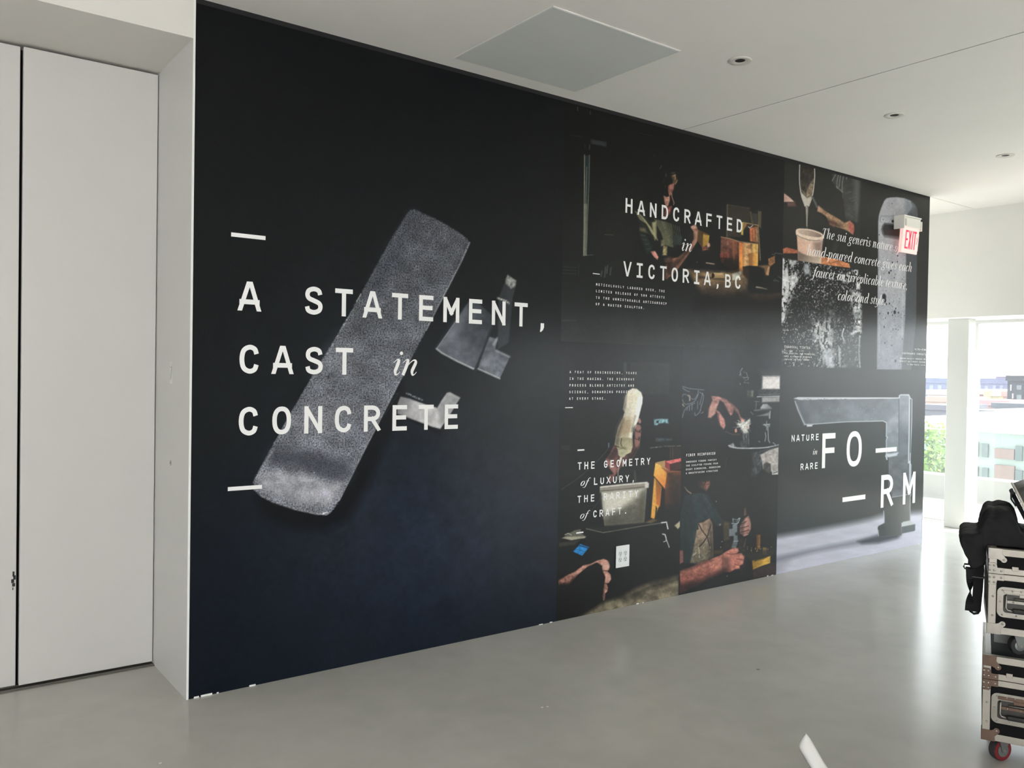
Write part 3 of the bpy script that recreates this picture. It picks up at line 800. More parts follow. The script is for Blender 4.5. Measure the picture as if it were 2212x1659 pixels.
B.fill(K('b4', (1400,505), (1492,462), (1492,560), (1425,615), (1405,580)), tone((140,98,66), .3, 5), soft=2)
B.fill(K('b4', (1400,600), (1425,615), (1405,735), (1370,720)), (176,134,92), soft=2)
B.line(K('b4', (1455,440), (1480,450), (1500,425), (1600,440)), 1.2, (116,116,108), op=.8)
for x, y in ((1490,790), (1540,750), (1570,770), (1470,800), (1520,805)): B.line(K('b4', (x,y), (x+26,y+14)), 1.2, (120,130,132), op=.7)

# ---- sheet B lower left: pouring
P = Sheet(XB1, XB, 0.001, ZB, .0045, .0040)
P.all(lambda x, y: np.array([19, 21, 25.])*np.clip(1.5-(y-780)/300, .38, 1.3)[:, None]*(.8+.4*fbm(x/22, y/22, 4))[:, None])
P.fill(K('c1', (955,20), (1460,20), (1450,430), (960,430)), tone((50,51,50), .2, 14), soft=5, op=.7)
P.fill(K('c1', (868,15), (915,15), (905,340), (865,340)), (66,70,68), soft=5, op=.8)
P.fill(K('c1', (100,1020), (640,1020), (560,1480), (80,1659), (60,1659)), (20,21,22), soft=30, op=.6)
P.fill(K('c1', (70,1075), (185,1075), (185,1140), (70,1140)), (48,52,54), soft=4, op=.6)
P.fill(K('c1', (60,1400), (330,1400), (330,1470), (60,1480)), (34,38,38), soft=10, op=.7)
P.line(K('c1', (685,1050), (680,1110), (600,1210), (500,1310), (300,1490), (80,1640)), 1.2, (84,88,90), op=.8, smooth=4)
P.line(K('c1', (680,1050), (680,1100)), 1.8, (110,140,150), op=.8)
P.fill(K('c1', (1258,745), (1345,738), (1440,740), (1448,800), (1400,790), (1330,800), (1300,822), (1262,818)), tone((116,152,160), .5, 4), soft=2.5)
P.fill(K('c1', (1290,765), (1320,760), (1320,795), (1292,795)), (40,48,56), soft=2)
P.fill(K('c1', (1285,985), (1490,990), (1490,1012), (1285,1030)), tone((84,98,104), .6, 4), soft=4, op=.85)
P.line(K('c1', (1210,1112), (1380,1092), (1600,1085)), 1.5, (140,132,120), tex=lambda x, y: np.clip(vnoise(x*.3, y*.3, 2)*1.6, .2, 1))
P.fill(K('c1', (1490,1095), (1605,1090), (1605,1245), (1490,1245)), (38,32,30), soft=3)
for x in (1470, 1500): P.line(K('c1', (x,1090), (x,1245)), 1.1, (124,88,80), op=.8)
# gloved wrist and fingers
P.fill(K('c1', (780,1010), (740,1090), (690,1190), (640,1255), (690,1370), (745,1440), (680,1460), (700,1580), (760,1470), (840,1360), (920,1290), (985,1235), (1060,1100), (1000,1050)), grad(K('c1', (700,1250))[0], (128,82,78), K('c1', (960,1180))[0], (74,48,46), .35, 7, 3), soft=3)
P.fill(K('c1', (640,1255), (700,1260), (790,1380), (750,1445), (690,1370)), (164,112,104), soft=4, op=.8)
P.line(K('c1', (1065,1090), (1030,1170), (985,1235)), 1.6, (186,136,122))
for x, y, rx, ry, c in ((1075,765,4.5,8,(164,116,108)), (1058,850,8.5,10,(150,106,98)), (1048,935,9,11,(146,100,94)), (1040,1040,8,18,(150,102,94))):
    q = K('c1', (x, y))[0]; P.blob(q[0], q[1], rx, ry, c, 1, ang=-12, hard=.5)
for p in (((1005,890), (1090,915)), ((1000,985), (1080,1015)), ((1030,800), (1085,815))): P.line(K('c1', *p), 1.5, (52,32,30))
P.line(K('c1', (1018,900), (1010,870), (1030,830)), 1.2, (190,150,140)); P.line(K('c1', (1092,890), (1085,960), (1070,1080)), 1.2, (190,146,134), op=.7)
bott = K('c1', (895,450), (925,380), (985,350), (1040,355), (1095,400), (1117,460), (1112,540), (1080,660), (1050,780), (1005,860), (985,960), (990,1070), (965,1165), (905,1195), (880,1228), (835,1232), (800,1195), (797,1130), (758,1065), (772,960), (805,840), (862,720), (882,655), (862,615), (880,520))
P.fill(bott, grad(K('c1', (830,640))[0], (178,168,146), K('c1', (1090,640))[0], (232,228,212)), soft=2)
P.fill(K('c1', (862,720), (960,740), (990,870), (960,960), (780,960), (805,840)), (160,136,104), soft=14, op=.75)
P.fill(K('c1', (925,400), (1000,370), (1080,420), (1060,520), (900,560), (890,470)), (214,204,182), soft=14, op=.7)
P.line(K('c1', (1080,480), (1050,680), (985,880), (960,960)), 7, (238,236,226), soft=6, op=.8)
P.line(K('c1', (1020,700), (975,900)), 3, (120,104,80), soft=5, op=.6)
P.fill(K('c1', (772,985), (880,975), (985,990), (990,1080), (960,1170), (900,1192), (800,1130), (760,1065)), grad(K('c1', (860,1000))[0], (152,144,116), K('c1', (960,1150))[0], (188,180,148)), soft=3)
P.line(K('c1', (765,1085), (810,1100)), 2, (60,50,40)); P.line(K('c1', (845,990), (835,1060), (850,1090)), 1.4, (40,36,26)); P.blob(*K('c1', (860,1120))[0], 14, 7, (96,88,56), .7)
P.blob(*K('c1', (853,1175))[0], 9.8, 9.8, (176,170,140), 1, hard=.75); P.blob(*K('c1', (850,1178))[0], 5.5, 5.5, (152,146,116), .8)
P.fill(K('c1', (825,1230), (858,1230), (840,1290), (810,1350)), (206,200,182), soft=2)
P.line(K('c1', (812,1340), (800,1420), (800,1520)), 1.2, (188,184,172), op=.9)
# orange box, red box
P.fill(K('c2', (930,310), (1000,400), (985,560), (930,705), (898,690)), (206,150,66), soft=2)
P.fill(K('c2', (945,330), (1000,400), (985,590), (950,560)), grad(K('c2', (950,400))[0], (150,92,40), K('c2', (990,560))[0], (190,104,44)), soft=2.5)
P.fill(K('c2', (946,580), (960,600), (945,690), (938,700)), (30,24,20), soft=2)
P.fill(K('c2', (1050,270), (1186,262), (1186,650), (1030,610), (1030,420)), grad(K('c2', (1060,300))[0], (110,60,36), K('c2', (1100,620))[0], (34,24,22), .3, 8, 2), soft=2)
P.fill(K('c2', (1030,430), (1186,410), (1186,560), (1030,560)), (82,44,32), soft=6, op=.6)
P.fill(K('c2', (942,172), (985,190), (1052,268), (1032,420), (924,292)), grad(K('c2', (945,200))[0], (228,172,84), K('c2', (1040,400))[0], (206,122,52)), soft=1.8)
P.fill(K('c2', (945,170), (1036,150), (1036,215), (1080,245), (1052,270), (985,195)), (176,140,92), soft=1.8)
P.fill(K('c2', (1000,220), (1080,245), (1185,250), (1185,262), (1052,270)), (150,84,56), soft=3)
P.fill(K('c2', (1034,158), (1185,128), (1185,160), (1080,185)), tone((206,100,100), .3, 4), soft=1.6)
P.fill(K('c2', (1034,158), (1080,185), (1080,246), (1034,215)), (146,58,60), soft=1.6); P.fill(K('c2', (1080,185), (1185,160), (1185,235), (1080,246)), (70,34,34), soft=2)
# tub on the bench
P.fill(K('c2', (735,250), (755,240), (768,350), (742,352)), (84,82,76), soft=3, op=.7)
P.fill(K('c2', (432,448), (862,408), (838,738), (800,755), (470,788), (458,770)), grad(K('c2', (640,430))[0], (150,146,132), K('c2', (640,780))[0], (118,114,98), .15, 8, 3), soft=2)
P.fill(K('c2', (436,455), (830,420), (720,530), (600,610), (455,690)), (212,208,196), soft=14, op=.85)
P.fill(K('c2', (800,450), (860,410), (838,738), (790,750)), (106,102,88), soft=6, op=.6); P.blob(*K('c2', (742,598))[0], 2, 3, (80,74,60), .8)
P.fill(K('c2', (415,412), (430,396), (640,372), (862,352), (880,368), (876,408), (640,432), (418,452)), (150,142,130), soft=2)
P.line(K('c2', (425,402), (640,380), (865,360)), 3, (208,204,196), soft=2); P.line(K('c2', (420,440), (640,420), (872,396)), 1.6, (90,84,74))
P.fill(K('c2', (845,362), (880,364), (878,408), (842,412)), (196,192,184), soft=2)
P.line(K('c2', (440,490), (380,570), (330,640)), 1.2, (90,90,88), op=.7)
# bench edge, tools, tag
P.fill(K('c2', (270,790), (460,770), (830,740), (900,700), (1040,735), (860,762), (450,832)), (34,34,32), soft=4)
P.fill(K('c2', (840,735), (920,700), (960,712), (900,745)), (110,92,56), soft=3, op=.8)
P.line(K('c2', (290,795), (450,832), (640,800), (860,762), (1040,735)), 1.8, (128,124,112), op=.9)
P.line(K('c2', (1000,738), (1046,732), (1052,760), (1060,796)), 2.4, (206,206,206), soft=1.6)
P.line(K('c2', (1010,845), (1032,850), (1042,880), (1045,905)), 2.4, (196,196,196), soft=1.6); P.line(K('c2', (1020,918), (1050,908), (1072,970)), 2, (176,176,178), soft=1.6)
P.fill(K('c2', (1120,765), (1178,715), (1180,770), (1155,800)), (170,160,132), soft=3)
P.fill(K('c2', (60,885), (110,845), (180,808), (240,796), (240,835), (285,868), (282,880), (130,882)), (104,102,90), soft=2.4)
P.fill(K('c2', (60,882), (120,870), (285,868), (282,882), (150,905)), (166,160,142), soft=2.5); P.line(K('c2', (90,850), (120,838), (150,855)), 1.6, (180,176,166))
P.fill(K('c2', (30,925), (200,900), (250,890), (180,950), (60,965), (30,970)), (56,56,48), soft=5)
P.fill(K('c2', (232,938), (320,968), (252,1050), (166,1010)), tone((42,122,184), .25, 4), soft=1.6)
P.line(K('c2', (225,950), (312,980)), 1.8, (16,40,70)); P.line(K('c2', (205,990), (280,1015)), 1, (24,80,130))
# fist
P.fill(K('c2', (28,1290), (100,1240), (180,1200), (260,1140), (330,1125), (400,1092), (455,1078), (495,1095), (512,1140), (505,1180), (488,1192), (518,1225), (524,1270), (505,1305), (482,1312), (496,1350), (490,1385), (470,1405), (464,1465), (450,1475), (440,1440), (455,1340), (470,1250), (440,1190), (440,1145), (390,1112), (300,1155), (215,1225), (150,1300), (80,1372), (28,1355)),
       tone((176,130,116), .3, 6, 3), soft=2.6)
P.fill(K('c2', (30,1275), (150,1215), (190,1250), (130,1310), (60,1370), (30,1350)), tone((140,96,84), .6, 3, 5), soft=4, op=.8)
P.fill(K('c2', (440,1120), (500,1110), (510,1160), (490,1190), (450,1180)), (204,162,148), soft=5, op=.7); P.fill(K('c2', (470,1210), (518,1230), (520,1280), (480,1300)), (200,156,142), soft=5, op=.7)
P.line(K('c2', (440,1190), (490,1192)), 1.6, (70,40,34)); P.line(K('c2', (458,1310), (484,1312)), 1.6, (70,40,34))
P.fill(K('c2', (200,1640), (330,1560), (470,1480), (600,1440), (760,1350), (900,1300), (1050,1262), (1172,1232), (1172,1440), (700,1560), (250,1640)), tone((126,117,98), .4, 14, 6), soft=12)

# ---- sheet B lower right: fibres and the fitter
Q = Sheet(XB, XC, 0.001, ZB, .0048, .0038)
Q.all(lambda x, y: np.array([25, 27, 33.])*np.clip(1.35-(y-780)/420, .55, 1.25)[:, None]*(.85+.3*fbm(x/20, y/20, 6))[:, None])
Q.fill(K('c3', (1195,205), (1437,205), (1437,388), (1185,388)), tone((212,205,205), .06, 9), soft=5)
Q.fill(K('c3', (1150,120), (1437,150), (1437,215), (1190,215)), (110,110,112), soft=14, op=.4)
Q.fill(K('c3', (1130,395), (1437,392), (1437,480), (1130,485)), tone((58,58,62), .6, 4), soft=3)
Q.line(K('c3', (1120,492), (1430,482)), 1.6, (190,190,196)); Q.line(K('c3', (1150,462), (1430,455)), 1, (120,120,126))
Q.fill(K('c3', (1185,495), (1430,488), (1430,560), (1185,570)), tone((150,148,150), .12, 8), soft=4)
Q.fill(K('c3', (980,400), (1070,400), (1070,495), (985,495)), tone((76,78,72), .5, 6), soft=4, op=.8); Q.fill(K('c3', (1040,405), (1068,405), (1066,490), (1042,490)), (126,128,112), soft=3, op=.8)
for p in (((1085,555), (1150,560)), ((1110,560), (1100,660)), ((1030,700), (1065,735))): Q.line(K('c3', *p), 1.4, (130,132,136), op=.8)
Q.fill(K('c3', (1165,640), (1200,592), (1260,590), (1320,640), (1300,655), (1165,660)), grad(K('c3', (1180,600))[0], (176,175,178), K('c3', (1300,650))[0], (110,110,114)), soft=2.5)
Q.line(K('c3', (1080,680), (1200,665), (1320,655)), 2.2, (110,111,116)); Q.line(K('c3', (1100,690), (1310,678)), 1.4, (70,70,76))
Q.fill(K('c3', (1105,757), (1200,735), (1300,695), (1296,790), (1280,790), (1275,755)), (118,119,124), soft=2.4)
Q.line(K('c3', (1300,690), (1292,790)), 1.8, (166,166,172)); Q.line(K('c3', (1250,830), (1252,950)), 2, (140,142,148), op=.9)
Q.fill(K('c3', (1195,868), (1300,862), (1300,905), (1235,905), (1230,890), (1195,885)), tone((130,132,138), .5, 4), soft=2)
Q.line(K('c3', (1268,905), (1275,1090), (1295,1125)), 1.8, (150,152,158)); Q.line(K('c3', (1232,985), (1240,1040), (1228,1105)), 1.6, (150,152,158)); Q.line(K('c3', (1340,1125), (1370,1150)), 1.6, (150,152,158)); Q.line(K('c3', (1140,1105), (1160,1115)), 1.4, (130,132,138))
# small bright swirl
for pts in (((915,100), (890,150), (900,200), (940,230), (990,220), (995,250), (960,265), (940,240)), ((930,150), (970,160), (985,200)), ((890,180), (880,200)), ((940,290), (970,300), (1005,300)), ((880,300), (890,325))):
    Q.line(K('c3', *pts), 1.8, (150,152,158), smooth=4, op=.75, tex=lambda x, y: np.clip(vnoise(x*.5, y*.5, 8)*1.7, .15, 1))
# tattooed forearm
tat = [((90,370), (150,410), (185,420)), ((90,350), (200,380), (310,390), (390,400)), ((85,500), (100,460), (140,460)), ((85,520), (120,590), (180,590), (250,560), (300,480), (310,400)), ((150,470), (180,490), (190,540)), ((210,520), (260,520), (300,460)),
       ((90,780), (110,700), (160,630), (260,580)), ((330,430), (380,470), (370,560), (350,620)), ((370,440), (350,520), (330,600)), ((350,620), (330,700), (270,750), (260,715)), ((160,640), (150,680)), ((190,625), (185,680)), ((225,605), (220,670)), ((300,560), (300,660)), ((350,720), (380,700)), ((85,600), (110,620))]
Q.fill(K('c3', (90,400), (200,390), (380,420), (380,560), (340,720), (260,740), (100,760), (90,560)), (42,48,54), soft=10, op=.7)
for p in tat: Q.line(K('c3', *p), 1.7, (124,132,142), smooth=4, op=.85)
Q.line(K('c3', (170,470), (195,490), (190,545)), 2.2, (160,138,120), smooth=3); Q.line(K('c3', (90,590), (115,625)), 2.2, (140,130,100))
# hands
Q.fill(K('c3', (488,482), (590,488), (700,528), (785,590), (860,672), (895,765), (940,800), (945,845), (915,850), (880,800), (860,735), (800,665), (778,740), (755,755), (720,700), (655,570), (610,545), (565,640), (545,720), (480,782), (445,775), (455,660), (500,545)), tone((164,116,110), .35, 7, 2), soft=3)
for k in range(6): Q.line(K('c3', (650+k*22,550+k*14), (720+k*14,700+k*4)), 1.2, (112,70,66), op=.55)
Q.fill(K('c3', (455,660), (500,560), (560,640), (545,720), (480,780), (447,775)), (186,144,130), soft=6, op=.7)
Q.fill(K('c3', (560,680), (600,700), (670,800), (684,890), (660,940), (610,890), (575,790)), tone((190,130,124), .2, 6, 4), soft=3)
for x, y, rx, ry in ((827,958,3.4,6), (1000,910,2.6,5.5), (920,820,4.6,4.6)): q = K('c3', (x,y))[0]; Q.blob(q[0], q[1], rx, ry, (192,134,124), 1, hard=.5)
Q.line(K('c3', (690,970), (780,1010), (880,1010)), 2, (96,66,64), op=.8, smooth=3)
rs = np.random.RandomState(3)
for k in range(70):
    a = rs.uniform(0, 2*math.pi); r = rs.uniform(40, 115)
    cx, cy = 930+rs.normal(0, 22), 890+rs.normal(0, 22)
    Q.line(K('c3', (cx, cy), (cx+r*math.cos(a), cy+r*math.sin(a)*.8-10)), 1.0, (206,204,196), op=.55)
Q.fill(K('c3', (840,860), (930,850), (1020,790), (1030,840), (990,940), (1000,980), (940,1000), (900,930)), tone((205,203,196), .3, 3), soft=4, op=.85)
for k in range(8): x = 920+k*12; Q.line(K('c3', (x,980), (x+rs.uniform(-10,16),1050+rs.uniform(0,130))), 1.0, (170,170,168), op=.6)
# mixing drum
Q.fill(K('c3', (880,1110), (985,1060), (985,1195), (900,1195)), tone((74,76,80), .6, 5), soft=4, op=.8)
Q.fill(K('c3', (728,1160), (790,1128), (838,1195), (740,1190)), tone((140,140,142), .5, 4), soft=3)
Q.line(K('c3', (728,1165), (800,1192), (960,1202), (1200,1195), (1330,1175), (1420,1155)), 2.6, (172,173,178), smooth=3)
Q.fill(K('c3', (1050,1260), (1160,1240), (1190,1400), (1180,1500), (1100,1590), (1040,1580), (1060,1400)), tone((70,72,78), .8, 6, 3), soft=6, op=.85)
Q.fill(K('c3', (1160,1290), (1300,1215), (1418,1185), (1412,1520), (1330,1530), (1200,1490), (1185,1390)), tone((162,155,152), .3, 8, 6), soft=3)
Q.line(K('c3', (1160,1250), (1300,1205), (1418,1170)), 4, (56,58,62), soft=3)
Q.fill(K('c3', (1205,1500), (1210,1420), (1250,1390), (1305,1415), (1310,1530), (1290,1555), (1240,1520)), tone((70,68,68), .5, 5), soft=3)
Q.fill(K('c3', (1325,1528), (1412,1510), (1412,1562), (1325,1566)), (186,184,186), soft=2); Q.line(K('c3', (1340,1545), (1400,1525)), 1.6, (50,50,54))
Q.line(K('c3', (705,1330), (680,1490)), 1, (70,74,80), op=.6)
# fitter: cap shadow, beard, shirt, apron
Q.fill(K('c4', (290,125), (380,108), (435,112), (438,165), (415,215), (385,242), (340,215), (300,190)), tone((92,62,54), .6, 7, 3), soft=5)
Q.fill(K('c4', (365,140), (430,130), (432,165), (400,210), (370,195)), tone((136,88,80), .3, 6), soft=4, op=.8); Q.line(K('c4', (365,170), (385,115)), 1.6, (40,26,24)); Q.line(K('c4', (385,155), (425,150)), 1.4, (60,36,32))
Q.line(K('c4', (112,190), (150,240), (195,272)), (1, 2.6), (150,128,116), smooth=3)
Q.fill(K('c4', (110,300), (200,280), (330,262), (420,292), (500,440), (590,600), (600,660), (545,695), (480,640), (470,600), (430,588), (340,640), (285,650), (295,720), (262,745), (235,920), (180,1160), (100,1165), (60,1000), (60,520)), tone((38,53,56), .3, 12, 5), soft=4)
for p in (((330,270), (340,360), (440,560)), ((420,300), (460,420), (520,560)), ((200,300), (190,400), (250,600)), ((110,480), (180,600), (220,900)), ((140,520), (110,700), (120,1000))): Q.line(K('c4', *p), 2.2, (24,34,38), smooth=4, op=.7, soft=2)
for p in (((480,480), (540,560), (590,650)), ((380,340), (440,430)), ((90,600), (100,800))): Q.line(K('c4', *p), 2.5, (62,82,84), smooth=3, op=.5, soft=3)
Q.blob(*K('c4', (565,672))[0], 4, 4, (176,160,150), .9)
Q.fill(K('c4', (282,652), (345,640), (432,588), (468,650), (478,850), (482,1080), (430,1110), (300,1178), (180,1160), (200,1080), (230,950), (265,740), (293,728)), grad(K('c4', (350,680))[0], (158,130,110), K('c4', (330,1150))[0], (96,90,72), .3, 8, 4), soft=2.4)
Q.fill(K('c4', (230,950), (470,850), (482,1080), (300,1178), (180,1160)), (120,114,96), soft=8, op=.5, tex=lambda x, y: np.clip((fbm(x/4, y/4, 9)-.35)*4, 0, 1))
Q.line(K('c4', (292,660), (330,740), (400,830), (350,900), (300,955)), 2.4, (40,34,30)); Q.line(K('c4', (445,680), (410,800), (400,830), (430,940)), 2.2, (56,46,40)); Q.line(K('c4', (295,960), (300,1090)), 1.8, (190,182,164), op=.7); Q.line(K('c4', (215,1070), (260,1030)), 2, (190,184,170), op=.7)
# tool and right hand
Q.fill(K('c4', (600,620), (690,640), (690,860), (610,890)), tone((86,74,48), .3, 8), soft=6, op=.8)
Q.fill(K('c4', (610,900), (720,870), (800,880), (780,960), (600,1000)), (58,50,38), soft=8, op=.6)
Q.fill(K('c4', (800,850), (900,840), (895,1180), (830,1285), (810,1200), (800,1000)), tone((44,38,32), .4, 6), soft=4, op=.9); Q.line(K('c4', (898,850), (870,960)), 1.2, (130,120,100), op=.6)
Q.fill(K('c4', (725,668), (786,662), (786,772), (795,880), (772,970), (708,970), (738,880), (738,818), (680,818), (680,728), (724,722)), grad(K('c4', (690,770))[0], (118,124,128), K('c4', (790,900))[0], (96,104,108)), soft=1.6)
Q.line(K('c4', (738,885), (795,882)), 1.4, (150,158,162)); Q.line(K('c4', (720,930), (780,935)), 1.2, (70,78,82)); Q.blob(*K('c4', (775,790))[0], 4, 5, (26,28,30), .9, hard=.4)
Q.line(K('c4', (715,655), (780,660), (800,645), (820,588), (800,595), (780,625)), 1.8, (166,174,178)); Q.line(K('c4', (730,595), (735,650)), 2, (140,150,155)); Q.line(K('c4', (735,600), (790,610), (780,650)), 1.6, (120,130,134)); Q.fill(K('c4', (735,610), (785,615), (775,650), (735,650)), (48,58,62), soft=2)
Q.fill(K('c4', (845,640), (880,590), (930,555), (948,600), (962,650), (960,730), (930,800), (870,825), (850,800), (820,785), (818,700)), tone((160,116,106), .25, 6, 2), soft=2.6)
for p in (((840,660), (900,630)), ((826,715), (930,690)), ((825,770), (935,740)), ((850,800), (930,780))): Q.line(K('c4', *p), 1.8, (64,40,36), op=.85)
for p in (((850,645), (910,600)), ((835,700), (900,680)), ((830,755), (900,735)), ((860,800), (910,790))): Q.line(K('c4', *p), 2.6, (200,158,146), op=.6, soft=2.5)
Q.fill(K('c4', (876,465), (895,455), (905,540), (880,562), (868,555)), (98,72,64), soft=3)
# near forearm and fist
Q.fill(K('c4', (50,1260), (200,1208), (330,1150), (440,1108), (560,1068), (640,1015), (700,985), (755,965), (800,975), (805,1015), (780,1040), (840,1038), (878,1080), (870,1120), (860,1178), (818,1195), (818,1235), (760,1243), (690,1282), (610,1285), (480,1345), (330,1465), (180,1525), (50,1560)), grad(K('c4', (300,1180))[0], (176,112,98), K('c4', (300,1480))[0], (120,70,62), .28, 9, 3), soft=3)
for p in (((780,1040), (700,1050), (660,1040)), ((865,1120), (780,1110)), ((818,1195), (760,1180)), ((600,1090), (600,1270))): Q.line(K('c4', *p), 1.8, (96,54,48), op=.75, soft=2, smooth=2)
for x, y in ((770,995), (835,1080), (840,1150), (790,1210)): q = K('c4', (x,y))[0]; Q.blob(q[0], q[1], 6, 4, (206,152,136), .7)
Q.fill(K('c4', (480,1130), (600,1090), (600,1260), (470,1330)), (186,122,104), soft=12, op=.5)
Q.fill(K('c4', (50,1000), (94,1003), (96,1150), (60,1172), (50,1172)), (156,100,94), soft=2)
# bench clutter
Q.fill(K('c4', (480,1000), (600,990), (600,1040), (480,1060)), (84,66,34), soft=6, op=.7)
Q.fill(K('c4', (1030,800), (1082,800), (1080,985), (1026,985)), grad(K('c4', (1030,900))[0], (72,48,26), K('c4', (1080,900))[0], (140,94,44)), soft=3)
Q.fill(K('c4', (1112,960), (1165,970), (1160,1060), (1112,1050)), (136,102,48), soft=3)
Q.fill(K('c4', (900,1010), (1280,980), (1280,1040), (1200,1075), (970,1130), (900,1090)), (44,38,26), soft=8, op=.8)
for k in range(14): q = K('c4', (900+rs.uniform(0,340), 950+rs.uniform(0,60)))[0]; Q.blob(q[0], q[1], 1.6, 1.8, (190,170,110), .8)
Q.fill(K('c4', (975,1132), (1100,1105), (1210,1072), (1208,1165), (1100,1200), (985,1252)), grad(K('c4', (1000,1130))[0], (150,114,46), K('c4', (1150,1150))[0], (196,154,68), .15, 6), soft=2.2)
Q.fill(K('c4', (1000,1120), (1140,1070), (1160,1090), (1010,1145)), (44,36,24), soft=5, op=.8)
Q.fill(K('c4', (985,1255), (1210,1170), (1285,1150), (1285,1300), (985,1370)), tone((58,44,42), .3, 8), soft=4, op=.9)
Q.fill(K('c4', (60,1560), (480,1345), (700,1290), (985,1300), (985,1380), (60,1600)), (26,25,27), soft=4)
for x, y in ((655,1328), (575,960), (515,375), (590,888)): q = K('c4', (x,y))[0]; Q.blob(q[0], q[1], 1.8, 2, (190,190,190), .9)

rs_ = lambda k: (1.0+.8*((k*7) % 3)/2,)
# ---- printed light and dark of the workshop photographs
B.dark(K('b4', (380,1090), (560,960), (800,1020), (1120,1010), (1590,1010), (1590,1200), (380,1200)), .75, 26)
B.dark(K('b4', (0,560), (140,520), (240,430), (330,330), (300,420), (160,600), (60,720), (0,760)), .55, 8)
B.dark(K('b4', (20,480), (160,470), (300,380), (330,320), (240,330), (60,440)), .5, 7)
B.dark(K('b2', (1100,200), (1160,330), (1260,420), (1330,640), (1240,700), (1100,560)), .2, 14)
B.dark(K('b2', (1540,240), (1720,420), (1720,640), (1620,620), (1580,420)), .3, 12)
B.dark(K('b2', (1385,330), (1450,380), (1500,560), (1440,540), (1395,470)), .3, 6)
B.dark(K('b3', (0,760), (30,760), (28,900), (0,940)), .4, 6)
B.dark(K('b1', (1485,1300), (1510,1300), (1515,1420), (1485,1420)), .3, 4)
for k in range(9): B.line(K('b4', (765+k*26, 235+k*5), (768+k*26, 560+k*8)), rs_(k)[0], (150,92,70) if k % 3 == 0 else (46,28,24), op=.25, soft=2)
for k in range(7): B.line(K('b4', (1064+k*28, 300), (1066+k*28, 590)), 1.4, (232,190,128) if k % 2 else (120,80,50), op=.25, soft=2)
B.dark(K('b4', (745,480), (1000,560), (1010,720), (740,640)), .5, 12)
B.dark(K('b4', (440,100), (500,130), (495,370), (420,260)), .35, 4)
B.curve(.84)
# pouring hand: dark side of the bottle and of the wrist
P.dark(K('c1', (880,520), (915,400), (905,560), (880,660), (862,620)), .35, 5)
P.dark(K('c1', (770,960), (860,720), (880,740), (820,960), (800,1080), (765,1060)), .35, 7)
P.dark(K('c1', (900,1300), (1000,1180), (1075,1060), (1060,1150), (980,1260), (880,1330)), .6, 6)
P.dark(K('c1', (640,1250), (700,1180), (770,1090), (800,1190), (720,1280)), .45, 7)
P.dark(K('c1', (985,860), (1020,820), (1010,1080), (985,1080)), .5, 5)
P.dark(K('c2', (440,640), (620,640), (840,480), (840,740), (460,790)), .25, 16)
P.dark(K('c2', (1060,270), (1186,280), (1186,650), (1100,640)), .45, 14)
P.dark(K('c2', (20,1300), (160,1330), (440,1190), (455,1450), (200,1640), (20,1640)), .75, 10)
P.dark(K('c2', (20,1330), (120,1300), (200,1230), (180,1300), (60,1400), (20,1400)), .55, 6)
P.dark(K('c2', (600,1440), (900,1310), (1170,1240), (1170,1290), (900,1370), (640,1500)), .45, 12)
P.curve(.72)
# fibres and fitter
Q.dark(K('c4', (40,1440), (330,1370), (480,1290), (620,1230), (690,1290), (480,1370), (330,1490), (180,1545), (40,1590)), .65, 12)
Q.dark(K('c4', (40,1240), (200,1195), (440,1100), (470,1130), (200,1240), (40,1290)), .45, 7)
Q.dark(K('c4', (600,1070), (680,1100), (700,1260), (610,1290)), .35, 9)
Q.dark(K('c4', (60,300), (200,280), (230,600), (160,1160), (50,1160), (50,500)), .3, 16)
Q.dark(K('c4', (420,290), (520,420), (610,640), (560,690), (450,520)), .25, 12)
Q.dark(K('c4', (280,110), (370,110), (350,210), (300,210)), .35, 7)
Q.dark(K('c4', (430,600), (470,640), (482,1090), (430,1110), (420,800)), .45, 9)
Q.dark(K('c4', (820,620), (880,580), (870,800), (820,800)), .4, 6)
Q.dark(K('c3', (600,540), (680,620), (740,760), (690,800), (600,680)), .6, 7)
Q.dark(K('c3', (700,520), (800,590), (900,760), (880,790), (780,640)), .3, 5)
Q.dark(K('c3', (560,700), (590,720), (610,890), (570,800)), .5, 4)
rq = np.random.RandomState(12)
for k in range(260):       # hair and freckles on the forearm
    q = K('c4', (80+rq.uniform(0,560), 0))[0][0]; f = (q-1473)/95.0
    y = 1020+.16878*(1400-f*260+rq.uniform(-110,110)); Q.line([(q, y), (q+rq.uniform(1,3), y-rq.uniform(.5,1.6))], .6, (96,56,48), op=.4)
for k in range(90):        # paint flecks on the apron
    q = K('c4', (200+rq.uniform(0,270), 800+rq.uniform(0,340)))[0]; Q.blob(q[0], q[1], rq.uniform(.6,1.6), rq.uniform(.8,2.4), (40,36,28) if k % 2 else (196,188,168), .6)
Q.curve(.76)
# ---- sheet C top: pour, black texture, concrete column
T = Sheet(XC, L-.001, ZC, MZ, .0062, .0037)
T.all(lambda x, y: np.array([30, 31, 31.])*np.ones((len(x), 1)))
T.fill(K('d1', (135,100), (1205,400), (1200,1660), (130,1660)), (36,36,35), soft=2)
